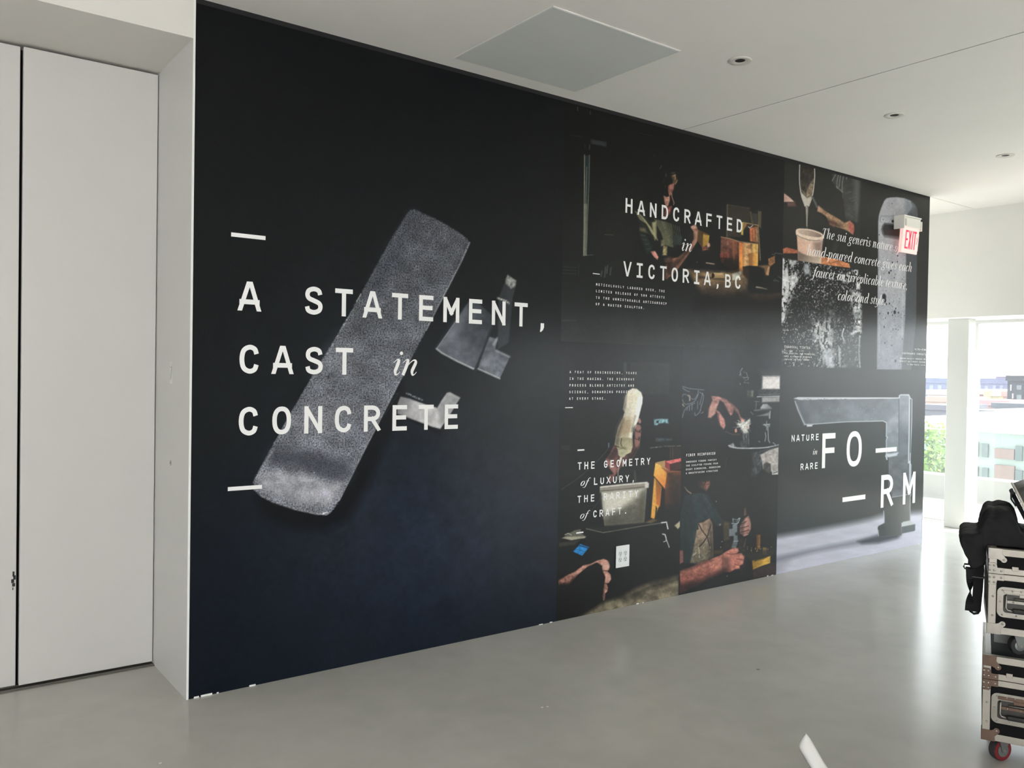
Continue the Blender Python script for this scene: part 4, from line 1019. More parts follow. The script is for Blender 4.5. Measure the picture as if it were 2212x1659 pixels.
# ladle and pour
T.fill(K('d1', (368,200), (570,250), (572,420), (545,640), (490,800), (440,800), (385,620), (364,450)), tone((52,48,44), .5, 7), soft=2)
T.fill(K('d1', (380,570), (450,620), (500,500), (560,420), (545,640), (520,690), (470,690)), tone((128,112,94), .7, 4, 3), soft=4, op=.85)
T.fill(K('d1', (378,600), (420,640), (470,690), (535,665), (490,800), (440,800), (395,690)), (186,180,168), soft=3)
T.line(K('d1', (368,205), (364,440), (384,620), (440,800)), 1.8, (186,184,176), smooth=4); T.line(K('d1', (572,250), (572,420), (545,640), (492,800)), 1.8, (196,190,176), smooth=4)
T.fill(K('d1', (448,800), (488,800), (478,960), (474,1080), (458,1080), (456,960)), grad(K('d1', (450,900))[0], (170,164,154), K('d1', (485,900))[0], (112,108,102)), soft=1.6)
T.line(K('d1', (468,1070), (468,1110)), 1, (130,124,116))
T.fill(K('d1', (148,620), (185,645), (240,690), (292,740), (148,742)), grad(K('d1', (160,700))[0], (176,140,130), K('d1', (270,720))[0], (206,176,164)), soft=2)
T.fill(K('d1', (195,745), (300,742), (318,800), (205,802)), (100,74,70), soft=4, op=.9)
T.line(K('d1', (540,670), (575,740), (605,810)), 4, (84,86,86), soft=3)
T.fill(K('d1', (820,320), (1200,405), (1190,700), (1165,1030), (1080,1000), (1000,990), (960,620), (880,560), (812,450)), tone((56,57,57), .2, 14), soft=4)
T.fill(K('d1', (1110,400), (1200,410), (1185,760), (1150,1000), (1120,700)), (92,93,93), soft=10, op=.6)
for p in (((910,335), (880,470), (885,555)), ((935,350), (920,440), (908,540)), ((980,350), (955,470), (950,610)), ((1025,375), (1010,430)), ((870,350), (815,450)), ((870,530), (960,605))): T.line(K('d1', *p), 1.6, (132,130,130), smooth=3, op=.8)
for p in (((1000,620), (1080,600)), ((1060,700), (1140,670)), ((1080,730), (1140,710)), ((1040,910), (1100,950)), ((960,600), (960,680))): T.line(K('d1', *p), 1.6, (84,85,86), op=.7, soft=2.5)
T.fill(K('d1', (628,792), (700,850), (770,900), (880,960), (985,1030), (1060,1000), (1112,1060), (1118,1120), (1100,1190), (1040,1150), (970,1115), (860,1085), (780,1050), (725,935), (665,895), (612,870)), tone((150,118,94), .45, 5, 4), soft=3)
T.fill(K('d1', (620,800), (665,830), (650,880), (612,870)), (200,160,142), soft=4, op=.8)
T.fill(K('d1', (1040,1010), (1100,1040), (1118,1110), (1100,1190), (1040,1120)), tone((168,84,76), .3, 5), soft=5, op=.85); T.fill(K('d1', (770,1000), (860,1030), (840,1085), (780,1050)), (170,106,92), soft=5, op=.7)
# white tub and boards
T.fill(K('d1', (133,1385), (190,1368), (335,1405), (345,1450), (140,1450)), tone((150,88,66), .4, 4), soft=2); T.line(K('d1', (25,1445), (130,1465)), 1.1, (110,110,102))
T.fill(K('d1', (655,1485), (880,1535), (1050,1592), (1062,1650), (655,1600)), tone((188,120,82), .3, 5, 6), soft=2)
for p in (((720,1510), (800,1600)), ((760,1590), (900,1560)), ((880,1545), (960,1640))): T.line(K('d1', *p), 1.2, (110,62,40), op=.7)
T.fill(K('d1', (328,1205), (500,1280), (690,1245), (672,1400), (658,1592), (500,1580), (345,1545), (338,1400)), grad(K('d1', (340,1350))[0], (204,166,146), K('d1', (670,1350))[0], (226,196,178)), soft=2)
T.fill(K('d1', (540,1330), (600,1290), (680,1280), (665,1420), (620,1480), (560,1480)), (176,146,130), soft=12, op=.6)
T.fill(K('d1', (338,1415), (420,1460), (520,1490), (662,1500), (656,1592), (500,1580), (345,1545)), grad(K('d1', (400,1450))[0], (112,98,88), K('d1', (640,1560))[0], (196,176,158)), soft=4)
T.fill(K('d1', (312,1150), (330,1115), (400,1108), (520,1120), (630,1155), (692,1195), (694,1250), (640,1285), (560,1288), (430,1260), (330,1210)), (220,198,182), soft=2, smooth=3)
T.fill(K('d1', (340,1135), (400,1122), (510,1135), (620,1170), (672,1205), (640,1228), (560,1222), (440,1200), (360,1170)), grad(K('d1', (380,1150))[0], (186,166,150), K('d1', (640,1210))[0], (132,112,100)), soft=2, smooth=3)
T.line(K('d1', (330,1200), (420,1245), (560,1275), (640,1270)), 2.4, (140,118,104), smooth=3, op=.8)
# black and white flint texture
tx = K('d3', (122,100), (300,132), (640,185), (985,242), (1140,290), (1135,700), (1128,1100), (1112,1512), (860,1505), (640,1500), (118,1488), (104,950), (112,500))
T.fill(tx, (30,32,33), soft=2)
def flint(dens, seed, sx=4.2, sy=6.0):
    def f(x, y):
        n = fbm(x/sx, y/sy, seed, 3, .6)
        return np.clip((n-(1-dens))*9, 0, 1)
    return f
white = tone((186,186,188), .35, 4, 12)
T.fill(tx, white, soft=3, tex=flint(.40, 21, 2.2, 3.2), op=.75)
T.fill(K('d3', (122,100), (180,140), (190,260), (210,480), (180,700), (150,880), (118,940), (104,930), (112,500)), tone((196,196,198), .25, 5, 4), soft=3, tex=flint(.68, 5, 5, 8))
T.fill(K('d3', (200,125), (300,135), (300,180), (250,205), (205,180)), tone((150,150,152), .5, 4), soft=3); T.fill(K('d3', (190,250), (340,290), (330,380), (270,520), (235,640), (190,720), (170,600)), white, soft=5, tex=flint(.6, 9, 5, 8))
T.fill(K('d3', (150,780), (215,740), (205,810), (170,840)), tone((90,92,94), .6, 4), soft=4)
T.fill(K('d3', (400,170), (460,180), (480,300), (410,320), (390,250)), tone((150,154,160), .4, 4), soft=5, op=.9)
T.fill(K('d3', (500,820), (620,900), (740,680), (790,820), (780,1000), (800,1400), (780,1500), (650,1480), (560,1200), (500,1080)), white, soft=20, tex=flint(.56, 31, 3.6, 7), op=.85)
T.fill(K('d3', (650,1260), (760,1280), (780,1500), (700,1500), (648,1440)), tone((172,176,184), .25, 6), soft=8, op=.8)
T.fill(K('d3', (835,1240), (870,1260), (865,1505), (840,1440)), (186,190,198), soft=4, op=.8); T.line(K('d3', (905,1010), (885,1090), (915,1165)), 3, (196,198,202), smooth=3)
T.fill(K('d3', (1000,520), (1050,520), (1130,560), (1128,1060), (1060,1040), (1030,860), (1000,700)), white, soft=8, tex=flint(.62, 41, 4, 6)); T.fill(K('d3', (985,1060), (1060,1020), (1128,1040), (1040,1080), (1000,1125)), (192,194,198), soft=5, tex=flint(.7, 3, 4, 5))
T.fill(K('d3', (1060,420), (1110,430), (1110,500), (1065,510)), white, soft=4, tex=flint(.7, 44, 4, 6)); T.fill(K('d3', (1040,810), (1105,800), (1105,890), (1050,890)), tone((120,124,128), .4, 5), soft=5)
T.line(K('d3', (1110,1100), (1098,1300), (1112,1500)), 3, (180,186,196), op=.8, soft=2.5); T.fill(K('d3', (880,1040), (1110,1090), (1100,1510), (870,1510)), tone((84,86,92), .3, 9), soft=12, op=.5)
T.fill(K('d3', (860,330), (980,280), (960,400), (900,420)), white, soft=6, tex=flint(.55, 51)); T.fill(K('d3', (1030,250), (1090,255), (1080,330), (1040,310)), white, soft=3, tex=flint(.6, 52))
# concrete column with pores
colm = K('d2', (390,820), (405,700), (435,600), (470,510), (500,445), (540,400), (620,386), (720,380), (860,400), (980,450), (1050,510), (1090,590), (1102,680), (1090,900), (1085,1400)) + K('d4', (772,300), (765,900), (700,1530), (580,1532), (262,1530), (268,800), (276,300), (278,0))
T.fill(colm, (66,70,75), soft=2)
lit = K('d2', (390,820), (405,700), (435,600), (470,510), (500,445), (540,400), (620,386), (720,380), (860,400), (975,450), (1000,560), (940,640), (890,720), (885,1000), (890,1380)) + K('d4', (635,300), (632,500), (622,900), (600,1200), (578,1532), (262,1530), (268,800), (276,300), (278,0))
T.fill(lit, lambda x, y: (np.array([158, 159, 166.])-np.clip((y-640)/120, 0, 1)[:, None]*np.array([40, 38, 34.]))*(.88+.24*fbm(x/12, y/20, 6))[:, None], soft=3, grain=.10)
T.fill(K('d2', (880,420), (990,460), (1060,560), (1000,600), (900,700), (860,640)), (104,112,120), soft=9, op=.7)
T.line(K('d4', (590,500), (585,1100)), 3, (168,170,176), op=.5, soft=3); T.line(K('d4', (300,480), (290,1300)), 3, (170,172,180), op=.4, soft=4)
T.fill(K('d2', (445,955), (460,890), (500,838), (600,845), (770,880), (770,1145), (600,1115), (500,1100), (460,1040)), (86,88,92), soft=2, smooth=0)
T.fill(K('d2', (470,940), (510,868), (600,875), (770,905), (770,1085), (600,1065), (500,1055)), (42,42,44), soft=2)
T.line(K('d2', (500,1085), (600,1100), (760,1130)), 2, (128,130,134), op=.8)
for x, y, rx, ry, n in ((650,812,20,26,'d2'), (640,496,8,10,'d2'), (480,785,6,14,'d2'), (408,1052,8,12,'d2'), (740,1432,9,14,'d2'), (645,1552,10,20,'d2'), (735,1530,7,9,'d2'), (685,1305,12,16,'d2'), (355,600,25,40,'d4'), (365,645,16,28,'d4'), (418,290,10,18,'d4'), (442,265,8,12,'d4'), (385,692,7,13,'d4'), (422,686,8,13,'d4'),
                        (406,808,9,17,'d4'), (490,796,15,24,'d4'), (538,803,8,12,'d4'), (460,835,6,10,'d4'), (298,815,6,10,'d4'), (600,435,14,14,'d4'), (528,75,8,10,'d4'), (525,150,6,10,'d4'), (484,355,6,9,'d4'), (355,985,7,16,'d4'), (470,1012,6,10,'d4'), (505,1012,6,10,'d4'), (535,1022,5,8,'d4'), (450,1220,8,10,'d4'), (362,1190,6,12,'d4'), (500,1420,11,16,'d4'), (588,1140,6,8,'d4'), (372,872,5,8,'d4'), (502,750,7,12,'d4')):
    q = K(n, (x, y))[0]; s = KR[n][2]; T.blob(q[0], q[1], rx*s*1.35, ry*s*1.35, (32,34,40), 1, hard=.5)
T.dark(K('d1', (640,900), (760,960), (960,1080), (900,1100), (760,1040), (700,950)), .5, 7); T.dark(K('d1', (560,1300), (690,1270), (670,1480), (600,1480)), .3, 12)
T.fill(K('d3', (230,560), (480,560), (480,1000), (640,620), (1000,560), (1000,980), (840,900), (500,900), (230,900)), (26,28,29), soft=20, op=.55)
rs = np.random.RandomState(8)
for k in range(110):
    q = K('d4', (rs.uniform(285,620), -60+1560*rs.uniform(0,1)**1.2))[0]; r = rs.uniform(.8, 1.5); T.blob(q[0], q[1], r, r*1.3, (50,52,58), .9)
for k in range(26): q = K('d2', (430+k*9.5, 720+rs.normal(0,10)))[0]; T.blob(q[0], q[1], .9, 1.2, (74,76,80), .8)
T.line(K('d2', (440,720), (425,790), (440,830)), 1.2, (110,110,114), smooth=2)

# ---- sheet C lower: the faucet standing on a pale table
U = Sheet(XC, L-.001, 0.001, ZC, .0062, .0037)
U.all(lambda x, y: np.array([34, 35, 37.])*np.ones((len(x), 1))*(.9+.2*fbm(x/50, y/50, 2))[:, None])
U.fill(K('d6', (0,560), (1500,500), (1480,800), (0,1100)), (40,42,46), soft=70, op=.6)
# pale table
U.fill(K('d6', (-20,1110), (400,1040), (900,950), (1300,870), (1480,810), (2020,770), (2020,1300), (-20,1700)), lambda x, y: np.array([176, 175, 188.])*(.93+.14*fbm(x/40, y/10, 3))[:, None], soft=17)
U.fill(K('d6', (-20,1390), (500,1270), (1000,1170), (1390,1080), (1700,1060), (1680,1110), (1500,1160), (1250,1195), (900,1245), (500,1320), (-20,1460)), (104,103,116), soft=13, op=.85)
U.fill(K('d6', (1120,1165), (1390,1085), (1690,1070), (1650,1120), (1400,1185), (1180,1195)), (44,47,54), soft=9, op=.9)
U.fill(K('d6', (-20,1450), (200,1420), (60,1590), (-20,1610)), (120,118,128), soft=24, op=.6)
# spout
U.fill(K('d5', (280,385), (360,368), (1720,372), (1720,1140), (1545,1165), (1545,720), (1500,694), (1000,705), (545,738), (430,742), (400,690), (340,545)), grad(K('d5', (700,420))[0], (78,83,90), K('d5', (900,690))[0], (100,106,114), .2, 20, 6), soft=2)
U.fill(K('d5', (300,420), (380,440), (480,720), (430,742), (340,545)), (66,70,78), soft=12, op=.6)
U.fill(K('d5', (1720,560), (1640,620), (1550,720), (1545,1160), (1720,1140)), grad(K('d5', (1640,640))[0], (128,132,140), K('d5', (1600,1000))[0], (104,110,118), .2, 10), soft=6, op=.85)
U.fill(K('d5', (280,382), (340,366), (1720,370), (1720,384), (900,396), (360,404)), (182,184,190), soft=1.6, tex=lambda x, y: np.where((x < 1830) & (y > 861), np.clip(vnoise(x*.5, y*.9, 6)*1.7, .3, 1), 1))
U.line(K('d5', (300,425), (340,545), (430,740), (545,735), (1000,703), (1500,692), (1545,712)), 1.8, (182,184,192), op=.85)
U.line(K('d5', (320,470), (430,738)), 3.5, (150,153,162), soft=3.5, op=.6)
U.fill(K('d5', (455,745), (545,742), (530,766), (465,768)), (190,192,200), soft=2)
U.line(K('d5', (1548,725), (1545,900), (1560,910), (1545,960), (1548,1150)), 1.8, (180,184,192), op=.8)
for x, y in ((1373,525), (1272,515), (1195,520), (1075,612), (1345,655), (890,522), (1272,606), (770,520)): q = K('d5', (x,y))[0]; U.blob(q[0], q[1], 1.2, 1.2, (186,190,198), .8)
# upright
U.fill(K('d5', (1722,355), (1740,335), (1850,335), (1868,375), (1862,700), (1850,1270)) + K('d6', (1800,60), (1800,540), (1580,580), (1570,520), (1535,470), (1535,40)) + K('d5', (1710,1150)), grad(K('d5', (1730,800))[0], (84,89,97), K('d5', (1830,700))[0], (118,123,132), .15, 14, 4), soft=2)
U.fill(K('d6', (1535,40), (1790,10), (1795,540), (1580,580), (1570,520), (1535,470)), tone((80,82,88), .25, 12, 3), soft=5, op=.85)
U.line(K('d5', (1722,380), (1725,345), (1745,334), (1850,334), (1864,360), (1862,700), (1850,1264)) + K('d6', (1815,100), (1812,400), (1800,545)), 2.6, (184,188,198), soft=1.8, op=.9)
U.line(K('d5', (1872,378), (1895,395), (1892,700), (1875,1130), (1870,1264)) + K('d6', (1830,150), (1826,560)), 2.2, (176,180,190), soft=1.6, op=.85)
U.line(K('d5', (1880,420), (1874,1120)), 1.4, (60,62,66)); U.line(K('d5', (1718,385), (1714,1130)), 1.6, (62,65,72), op=.8)
U.fill(K('d5', (1535,1140), (1600,1140), (1715,1118), (1690,1165), (1560,1190)), (172,175,184), soft=3); U.line(K('d5', (1540,1165), (1555,1215)), 3, (170,173,180))
U.line(K('d6', (1580,580), (1690,562), (1800,540)), 1.6, (150,152,158))
U.fill(K('d6', (1480,735), (1580,585), (1822,545), (1822,890), (1705,920), (1705,1080), (1400,1100), (1390,975), (1480,925)), grad(K('d6', (1500,800))[0], (44,46,48), K('d6', (1800,850))[0], (92,92,92)), soft=2.4)
U.line(K('d6', (1820,560), (1818,880)), 1.3, (170,172,178), op=.8); U.line(K('d6', (1468,760), (1472,930)), 1.8, (166,168,180), op=.8)
U.fill(K('d6', (1725,905), (1820,888), (1888,932), (1705,970)), (166,170,172), soft=2)
U.fill(K('d6', (1705,970), (1886,935), (1886,1015), (1870,1028), (1705,1062)), (80,83,86), soft=2)
U.fill(K('d6', (1390,1000), (1400,960), (1480,920), (1490,1000), (1410,1020)), (36,38,42), soft=3)
U.line(K('d6', (1395,1020), (1400,1090)), 2, (150,152,160), op=.8)

A.modulate(lambda x, y: (.88+.24*fbm(x/9, y/9, 31))*(.92+.16*fbm(x/60, y/60, 37)))
for sh, k_ in ((B, .26), (P, .24), (Q, .26), (T, .2), (U, .02)):
    sh.modulate(lambda x, y: 1-k_/2+k_*fbm(x/3.2, y/3.2, 33, 3, .7))
SHEETS = {}
for nm, sh, lb in (('A', A, 'printed photo of a concrete spout lying beside dark cast parts on navy ground'),
                   ('B', B, 'printed photo of a man in a striped shirt at a workshop bench'),
                   ('P', P, 'printed photo of a hand pouring from a cream bottle over a tub'),
                   ('Q', Q, 'printed photo of fibres held over a drum and a worker in an apron'),
                   ('T', T, 'printed photos of a pour, a black stone texture and a pitted concrete column'),
                   ('U', U, 'printed photo of a concrete faucet standing on a pale table')):
    SHEETS[nm] = tag(sh.build('print_sheet', mural, M_PRINT), lb)

# ------------------------------------------------------------------ lettering
def arc(cx, cy, rx, ry, a0, a1, n=10, e=2.0):
    out = []
    for k in range(n+1):
        a = math.radians(a0+(a1-a0)*k/n); c, s = math.cos(a), math.sin(a)
        out.append((cx+rx*math.copysign(abs(c)**(2/e), c), cy+ry*math.copysign(abs(s)**(2/e), s)))
    return out
_C = spl([(.96,.72), (.84,.92), (.5,1), (.12,.86), (0,.5), (.12,.14), (.5,0), (.84,.08), (.96,.28)], 4)
GL = {
 'A': [[(0,0), (.40,1)], [(.60,1), (1,0)], [(.16,.27), (.84,.27)]],
 'B': [[(0,0), (0,1)], [(0,1), (.5,1)]+arc(.55,.76,.38,.24,90,-90,8)+[(.5,.52), (0,.52)], [(0,.52), (.5,.52)]+arc(.55,.26,.45,.26,90,-90,8)+[(.5,0), (0,0)]],
 'C': [_C], 'D': [[(0,0), (0,1), (.40,1)]+arc(.40,.5,.6,.5,90,-90,12,2.3)+[(.40,0), (0,0)]],
 'E': [[(0,0), (0,1)], [(0,1), (1,1)], [(0,.52), (.92,.52)], [(0,0), (1,0)]],
 'F': [[(0,0), (0,1)], [(0,1), (1,1)], [(0,.50), (.92,.50)]],
 'G': [spl([(.95,.74), (.82,.93), (.5,1), (.12,.86), (0,.5), (.12,.14), (.5,0), (.86,.09), (1,.3)], 4), [(1,.3), (1,.46), (.55,.46)]],
 'H': [[(0,0), (0,1)], [(1,0), (1,1)], [(0,.52), (1,.52)]],
 'I': [[(.5,0), (.5,1)], [(.08,0), (.92,0)], [(.08,1), (.92,1)]],
 'K': [[(0,0), (0,1)], [(.95,1), (.05,.42)], [(.38,.62), (1,0)]],
 'L': [[(0,1), (0,0)], [(0,0), (1,0)]],
 'M': [[(0,0), (0,1)], [(1,0), (1,1)], [(.04,1), (.5,.36)], [(.96,1), (.5,.36)]],
 'N': [[(0,0), (0,1)], [(1,0), (1,1)], [(.03,1), (.97,0)]],
 'O': [arc(.5,.5,.5,.5,0,360,28,2.35)],
 'P': [[(0,0), (0,1)], [(0,1), (.5,1)]+arc(.52,.73,.48,.27,90,-90,8)+[(.5,.46), (0,.46)]],
 'R': [[(0,0), (0,1)], [(0,1), (.5,1)]+arc(.52,.74,.46,.26,90,-90,8)+[(.5,.48), (0,.48)], [(.5,.48), (1,0)]],
 'S': [spl([(.94,.76), (.84,.93), (.5,1), (.14,.92), (.04,.74), (.16,.59), (.5,.5), (.86,.40), (.97,.25), (.86,.08), (.5,0), (.12,.07), (.02,.24)], 4)],
 'T': [[(.5,0), (.5,1)], [(0,1), (1,1)]],
 'U': [[(0,1), (0,.34)]+arc(.5,.34,.5,.34,180,360,12,2.2)+[(1,1)]],
 'V': [[(0,1), (.42,0)], [(1,1), (.58,0)]], 'X': [[(0,0), (1,1)], [(0,1), (1,0)]], 'Y': [[(0,1), (.5,.45)], [(1,1), (.5,.45)], [(.5,.45), (.5,0)]],
 'Q': [arc(.5,.5,.5,.5,0,360,28,2.35), [(.6,.25), (1,-.02)]],
 '0': [arc(.5,.5,.5,.5,0,360,24,2.35), [(.5,.42), (.5,.58)]], '5': [[(.9,1), (.1,1), (.06,.54)]+spl([(.06,.54), (.5,.64), (.95,.42), (.9,.1), (.5,0), (.08,.1)], 4)],
 '&': [spl([(1,.3), (.7,.02), (.2,.02), (.02,.25), (.5,.55), (.7,.8), (.5,1), (.25,.85), (.35,.55), (1,0)], 4)],
 '-': [[(.15,.45), (.85,.45)]], '.': [[(.44,.02), (.56,.02)]], ',': [[(.52,.06), (.5,-.02), (.40,-.16)]], '+': [], ' ': []}

class Ink:
    def __init__(s, split=True): s.mb = MB(); s.split = split; s.parts = []; s.n = 0
    def cut(s, kind='letter'):
        if s.split and s.mb.v: s.parts.append((kind, s.mb)); s.mb = MB()
        s.n = 0
    def ribbon(s, pts, ws, clamp=None, closed=False):
        P = [np.array(p, float) for p in pts]; n = len(P)
        if n < 2: return
        vs = []; s.n += 1
        for i in range(n):
            a = P[i-1] if i > 0 else (P[-2] if closed else None)
            b = P[i+1] if i < n-1 else (P[1] if closed else None)
            d1 = (P[i]-a) if a is not None else (b-P[i]); d2 = (b-P[i]) if b is not None else (P[i]-a)
            d1 = d1/(np.linalg.norm(d1)+1e-9); d2 = d2/(np.linalg.norm(d2)+1e-9)
            n1 = np.array([-d1[1], d1[0]]); n2 = np.array([-d2[1], d2[0]]); nn = n1+n2; l = np.linalg.norm(nn)
            nn = nn/l if l > 1e-6 else n1
            k = 1/max(.5, float(nn@n1))
            for sg in (1, -1):
                q = P[i]+sg*nn*k*ws[i]/2
                if clamp: q[1] = min(max(q[1], clamp[0]), clamp[1])
                vs.append((q[0], -0.0010-.00012*(s.n % 7), q[1]))
        s.mb.add(vs, [(2*i, 2*i+1, 2*i+3, 2*i+2) for i in range(n-1)])
    def glyph(s, ch, cx, z, w, h, t):
        x0 = cx-w/2
        for st in GL.get(ch, []):
            p = [np.array((x0+t/2+a*(w-t), z+t/2+b*(h-t))) for a, b in st]
            closed = np.linalg.norm(p[0]-p[-1]) < 1e-6
            if not closed:
                d = p[0]-p[1]; d /= np.linalg.norm(d); e = p[-1]-p[-2]; e /= np.linalg.norm(e)
                if len(p) < 6: p[0] = p[0]+d*t*.5; p[-1] = p[-1]+e*t*.5
                if ch in 'AV' : p[0] = p[0]+d*t*.4; p[-1] = p[-1]+e*t*.4
            cl = (z, z+h) if ch not in ',-.Q' else None
            s.ribbon(p, [t]*len(p), cl, closed)
        s.cut()
    def mono(s, text, cx0, pitch, z, h, wr=.62, tr=.16):
        for k, ch in enumerate(text):
            w = h*wr*(.92 if ch in 'EFL' else 1.08 if ch in 'AVMX' else 1.0)
            if ch == ',':
                q = h*tr*1.15; cx_ = cx0+k*pitch; s.ribbon([(cx_, z+q), (cx_, z+q*.15), (cx_-q*.15, z-q*.35), (cx_-q*.55, z-q*.95)], [q, q, q*.8, q*.3]); s.cut(); continue
            if ch in '.': s.bar(cx0+k*pitch-h*tr*.6, cx0+k*pitch+h*tr*.6, z, z+h*tr*1.2, 'letter'); continue
            s.glyph(ch, cx0+k*pitch, z, w, h, h*tr)
    def bar(s, x0, x1, z0, z1, kind='dash'):
        s.mb.add([(x0,-.001,z0), (x1,-.001,z0), (x1,-.001,z1), (x0,-.001,z1)], [(0,1,2,3)]); s.cut(kind)
    def disc(s, x, z, r):
        n = 14; s.mb.add([(x+r*math.cos(2*math.pi*k/n), -.001, z+r*math.sin(2*math.pi*k/n)) for k in range(n)], [tuple(range(n))])
    def italic(s, text, x0, x1, z, em, slant=.22, wt=1.2):
        adv = sum(IT[c][0] for c in text); sx = (x1-x0)/adv; cur = 0
        for c in text:
            a, strokes = IT[c]
            for st in strokes:
                if len(st) == 1:
                    px_, py_, r = st[0]; s.disc(x0+(cur+px_+py_*slant)*sx, z+py_*em, r*em); continue
                q = spl(st, 5)
                pts = [(x0+(cur+p[0]+p[1]*slant)*sx, z+p[1]*em) for p in q]
                s.ribbon(pts, [max(p[2]*wt, .016)*min(em, sx*1.35) for p in q])
            cur += a
            s.cut()
    def done(s, sheet, label):
        if not s.split:
            o = s.mb.build('lettering', M_LETTER, SHEETS[sheet]); o['label'] = label; o['kind'] = 'stuff'
        for kind, b in s.parts: b.build(kind, M_LETTER, SHEETS[sheet])
# didone italic: advance, strokes of (x, y, stroke width) in em
_tail = lambda x: [(x,.12,.08), (x+.035,.015,.05), (x+.08,.03,.02), (x+.115,.10,.012)]
_bowl = [(.30,.40,.02), (.22,.455,.03), (.11,.36,.075), (.065,.18,.09), (.09,.04,.06), (.15,.0,.03), (.24,.10,.02), (.31,.34,.018)]
_n = [(.09,.22,.014), (.16,.38,.02), (.23,.45,.035), (.285,.39,.075), (.265,.22,.085)]+_tail(.255)
_ent = [(-.02,.36,.012), (.03,.44,.02), (.08,.45,.05), (.09,.38,.085)]
IT = {
 'a': (.43, [_bowl, [(.345,.455,.05), (.33,.35,.08)]+_tail(.305)]), 'd': (.43, [_bowl, [(.26,.74,.015), (.33,.75,.06), (.345,.66,.085), (.33,.35,.085)]+_tail(.305)]),
 'b': (.40, [[(.0,.74,.015), (.07,.75,.05), (.08,.66,.085), (.07,.3,.085), (.075,.10,.07), (.13,.0,.03), (.24,.08,.06), (.30,.25,.085), (.27,.41,.05), (.20,.45,.025), (.10,.32,.014)]]),
 'c': (.34, [[(.28,.36,.06), (.25,.44,.03), (.19,.455,.025), (.10,.36,.07), (.06,.18,.09), (.09,.04,.055), (.16,.0,.025), (.29,.11,.012)]]),
 'e': (.35, [[(.07,.20,.012), (.20,.25,.018), (.28,.36,.05), (.24,.45,.03), (.18,.455,.025), (.10,.36,.07), (.06,.18,.09), (.09,.04,.055), (.16,.0,.025), (.29,.11,.012)]]),
 'f': (.27, [[(.31,.68,.06), (.30,.74,.03), (.25,.75,.025), (.19,.64,.06), (.15,.4,.085), (.10,.0,.085), (.05,-.17,.05), (.0,-.22,.02), (-.07,-.20,.03), (-.08,-.15,.05)], [(.02,.44,.022), (.28,.44,.022)]]),
 'g': (.40, [[(.28,.42,.02), (.20,.455,.03), (.10,.38,.07), (.08,.25,.07), (.14,.16,.03), (.22,.19,.05), (.28,.30,.06), (.28,.40,.03), (.24,.45,.02)], [(.28,.42,.02), (.34,.46,.03), (.38,.42,.05)], [(.12,.16,.015), (.08,.08,.03), (.16,.03,.06), (.27,-.02,.07), (.27,-.14,.05), (.14,-.22,.022), (.0,-.18,.05), (-.01,-.08,.04), (.08,.0,.015)]]),
 'h': (.42, [[(.0,.74,.015), (.07,.75,.05), (.08,.66,.085), (.07,.3,.085), (.06,0,.085)], _n]), 'i': (.22, [_ent+[(.08,.2,.085)]+_tail(.07), [(.10,.64,.055)]]),
 'l': (.21, [[(.0,.74,.015), (.07,.75,.05), (.08,.66,.085), (.07,.3,.085)]+_tail(.06)]), 'n': (.43, [_ent+[(.08,.2,.085), (.06,0,.085)], _n]),
 'o': (.38, [[(.21,.455,.02), (.11,.37,.07), (.065,.2,.09), (.09,.05,.055), (.16,0,.02)], [(.21,.455,.02), (.29,.40,.055), (.305,.26,.09), (.25,.08,.07), (.16,0,.02)]]),
 'p': (.42, [_ent+[(.07,.1,.085), (.045,-.22,.085)], [(-.02,-.22,.02), (.11,-.22,.02)], [(.09,.25,.014), (.18,.42,.02), (.26,.45,.04), (.315,.32,.085), (.27,.10,.075), (.18,0,.03), (.08,.06,.015)]]),
 'r': (.32, [_ent+[(.08,.2,.085), (.06,0,.085)], [(.09,.2,.012), (.16,.38,.018), (.23,.45,.03), (.28,.43,.06), (.28,.38,.07)]]),
 's': (.31, [[(.25,.34,.05), (.23,.43,.03), (.17,.455,.025), (.09,.40,.05), (.10,.31,.07), (.19,.20,.08), (.21,.09,.06), (.15,.01,.03), (.07,.0,.02), (.02,.05,.03), (.01,.11,.05)]]),
 't': (.25, [[(.13,.60,.02), (.11,.45,.07), (.08,.2,.085)]+_tail(.07), [(.0,.44,.022), (.23,.44,.022)]]),
 'u': (.44, [_ent+[(.075,.2,.085), (.075,.05,.06), (.12,.0,.03), (.22,.10,.02), (.31,.32,.014)], [(.345,.45,.085), (.33,.3,.085)]+_tail(.305)]),
 'v': (.38, [_ent+[(.09,.2,.085), (.09,.04,.06), (.13,0,.03), (.24,.12,.02), (.30,.30,.03), (.28,.42,.06)]]),
 'x': (.38, [[(.0,.36,.012), (.06,.44,.03), (.12,.42,.06), (.17,.22,.09), (.23,.03,.06), (.29,.01,.025), (.34,.10,.012)], [(.33,.40,.05), (.28,.44,.02), (.17,.22,.014), (.06,.0,.02), (.0,.04,.05)]]),
 'y': (.41, [_ent+[(.08,.2,.085), (.08,.06,.06), (.13,.0,.03), (.23,.10,.02), (.31,.32,.014)], [(.345,.45,.085), (.32,.2,.085), (.27,-.05,.06), (.18,-.19,.025), (.05,-.22,.025), (.02,-.15,.05)]]),
 'T': (.52, [[(.26,.70,.09), (.21,0,.09)], [(.08,.70,.025), (.48,.70,.025)], [(.08,.70,.03), (.05,.55,.014)], [(.48,.70,.03), (.46,.55,.014)], [(.12,0,.02), (.30,0,.02)]]),
 '-': (.28, [[(.05,.22,.05), (.23,.22,.05)]]), '.': (.18, [[(.06,.04,.05)]]), ',': (.18, [[(.07,.04,.05)], [(.10,.04,.05), (.10,-.03,.03), (.04,-.11,.012)]]), ' ': (.22, [])}

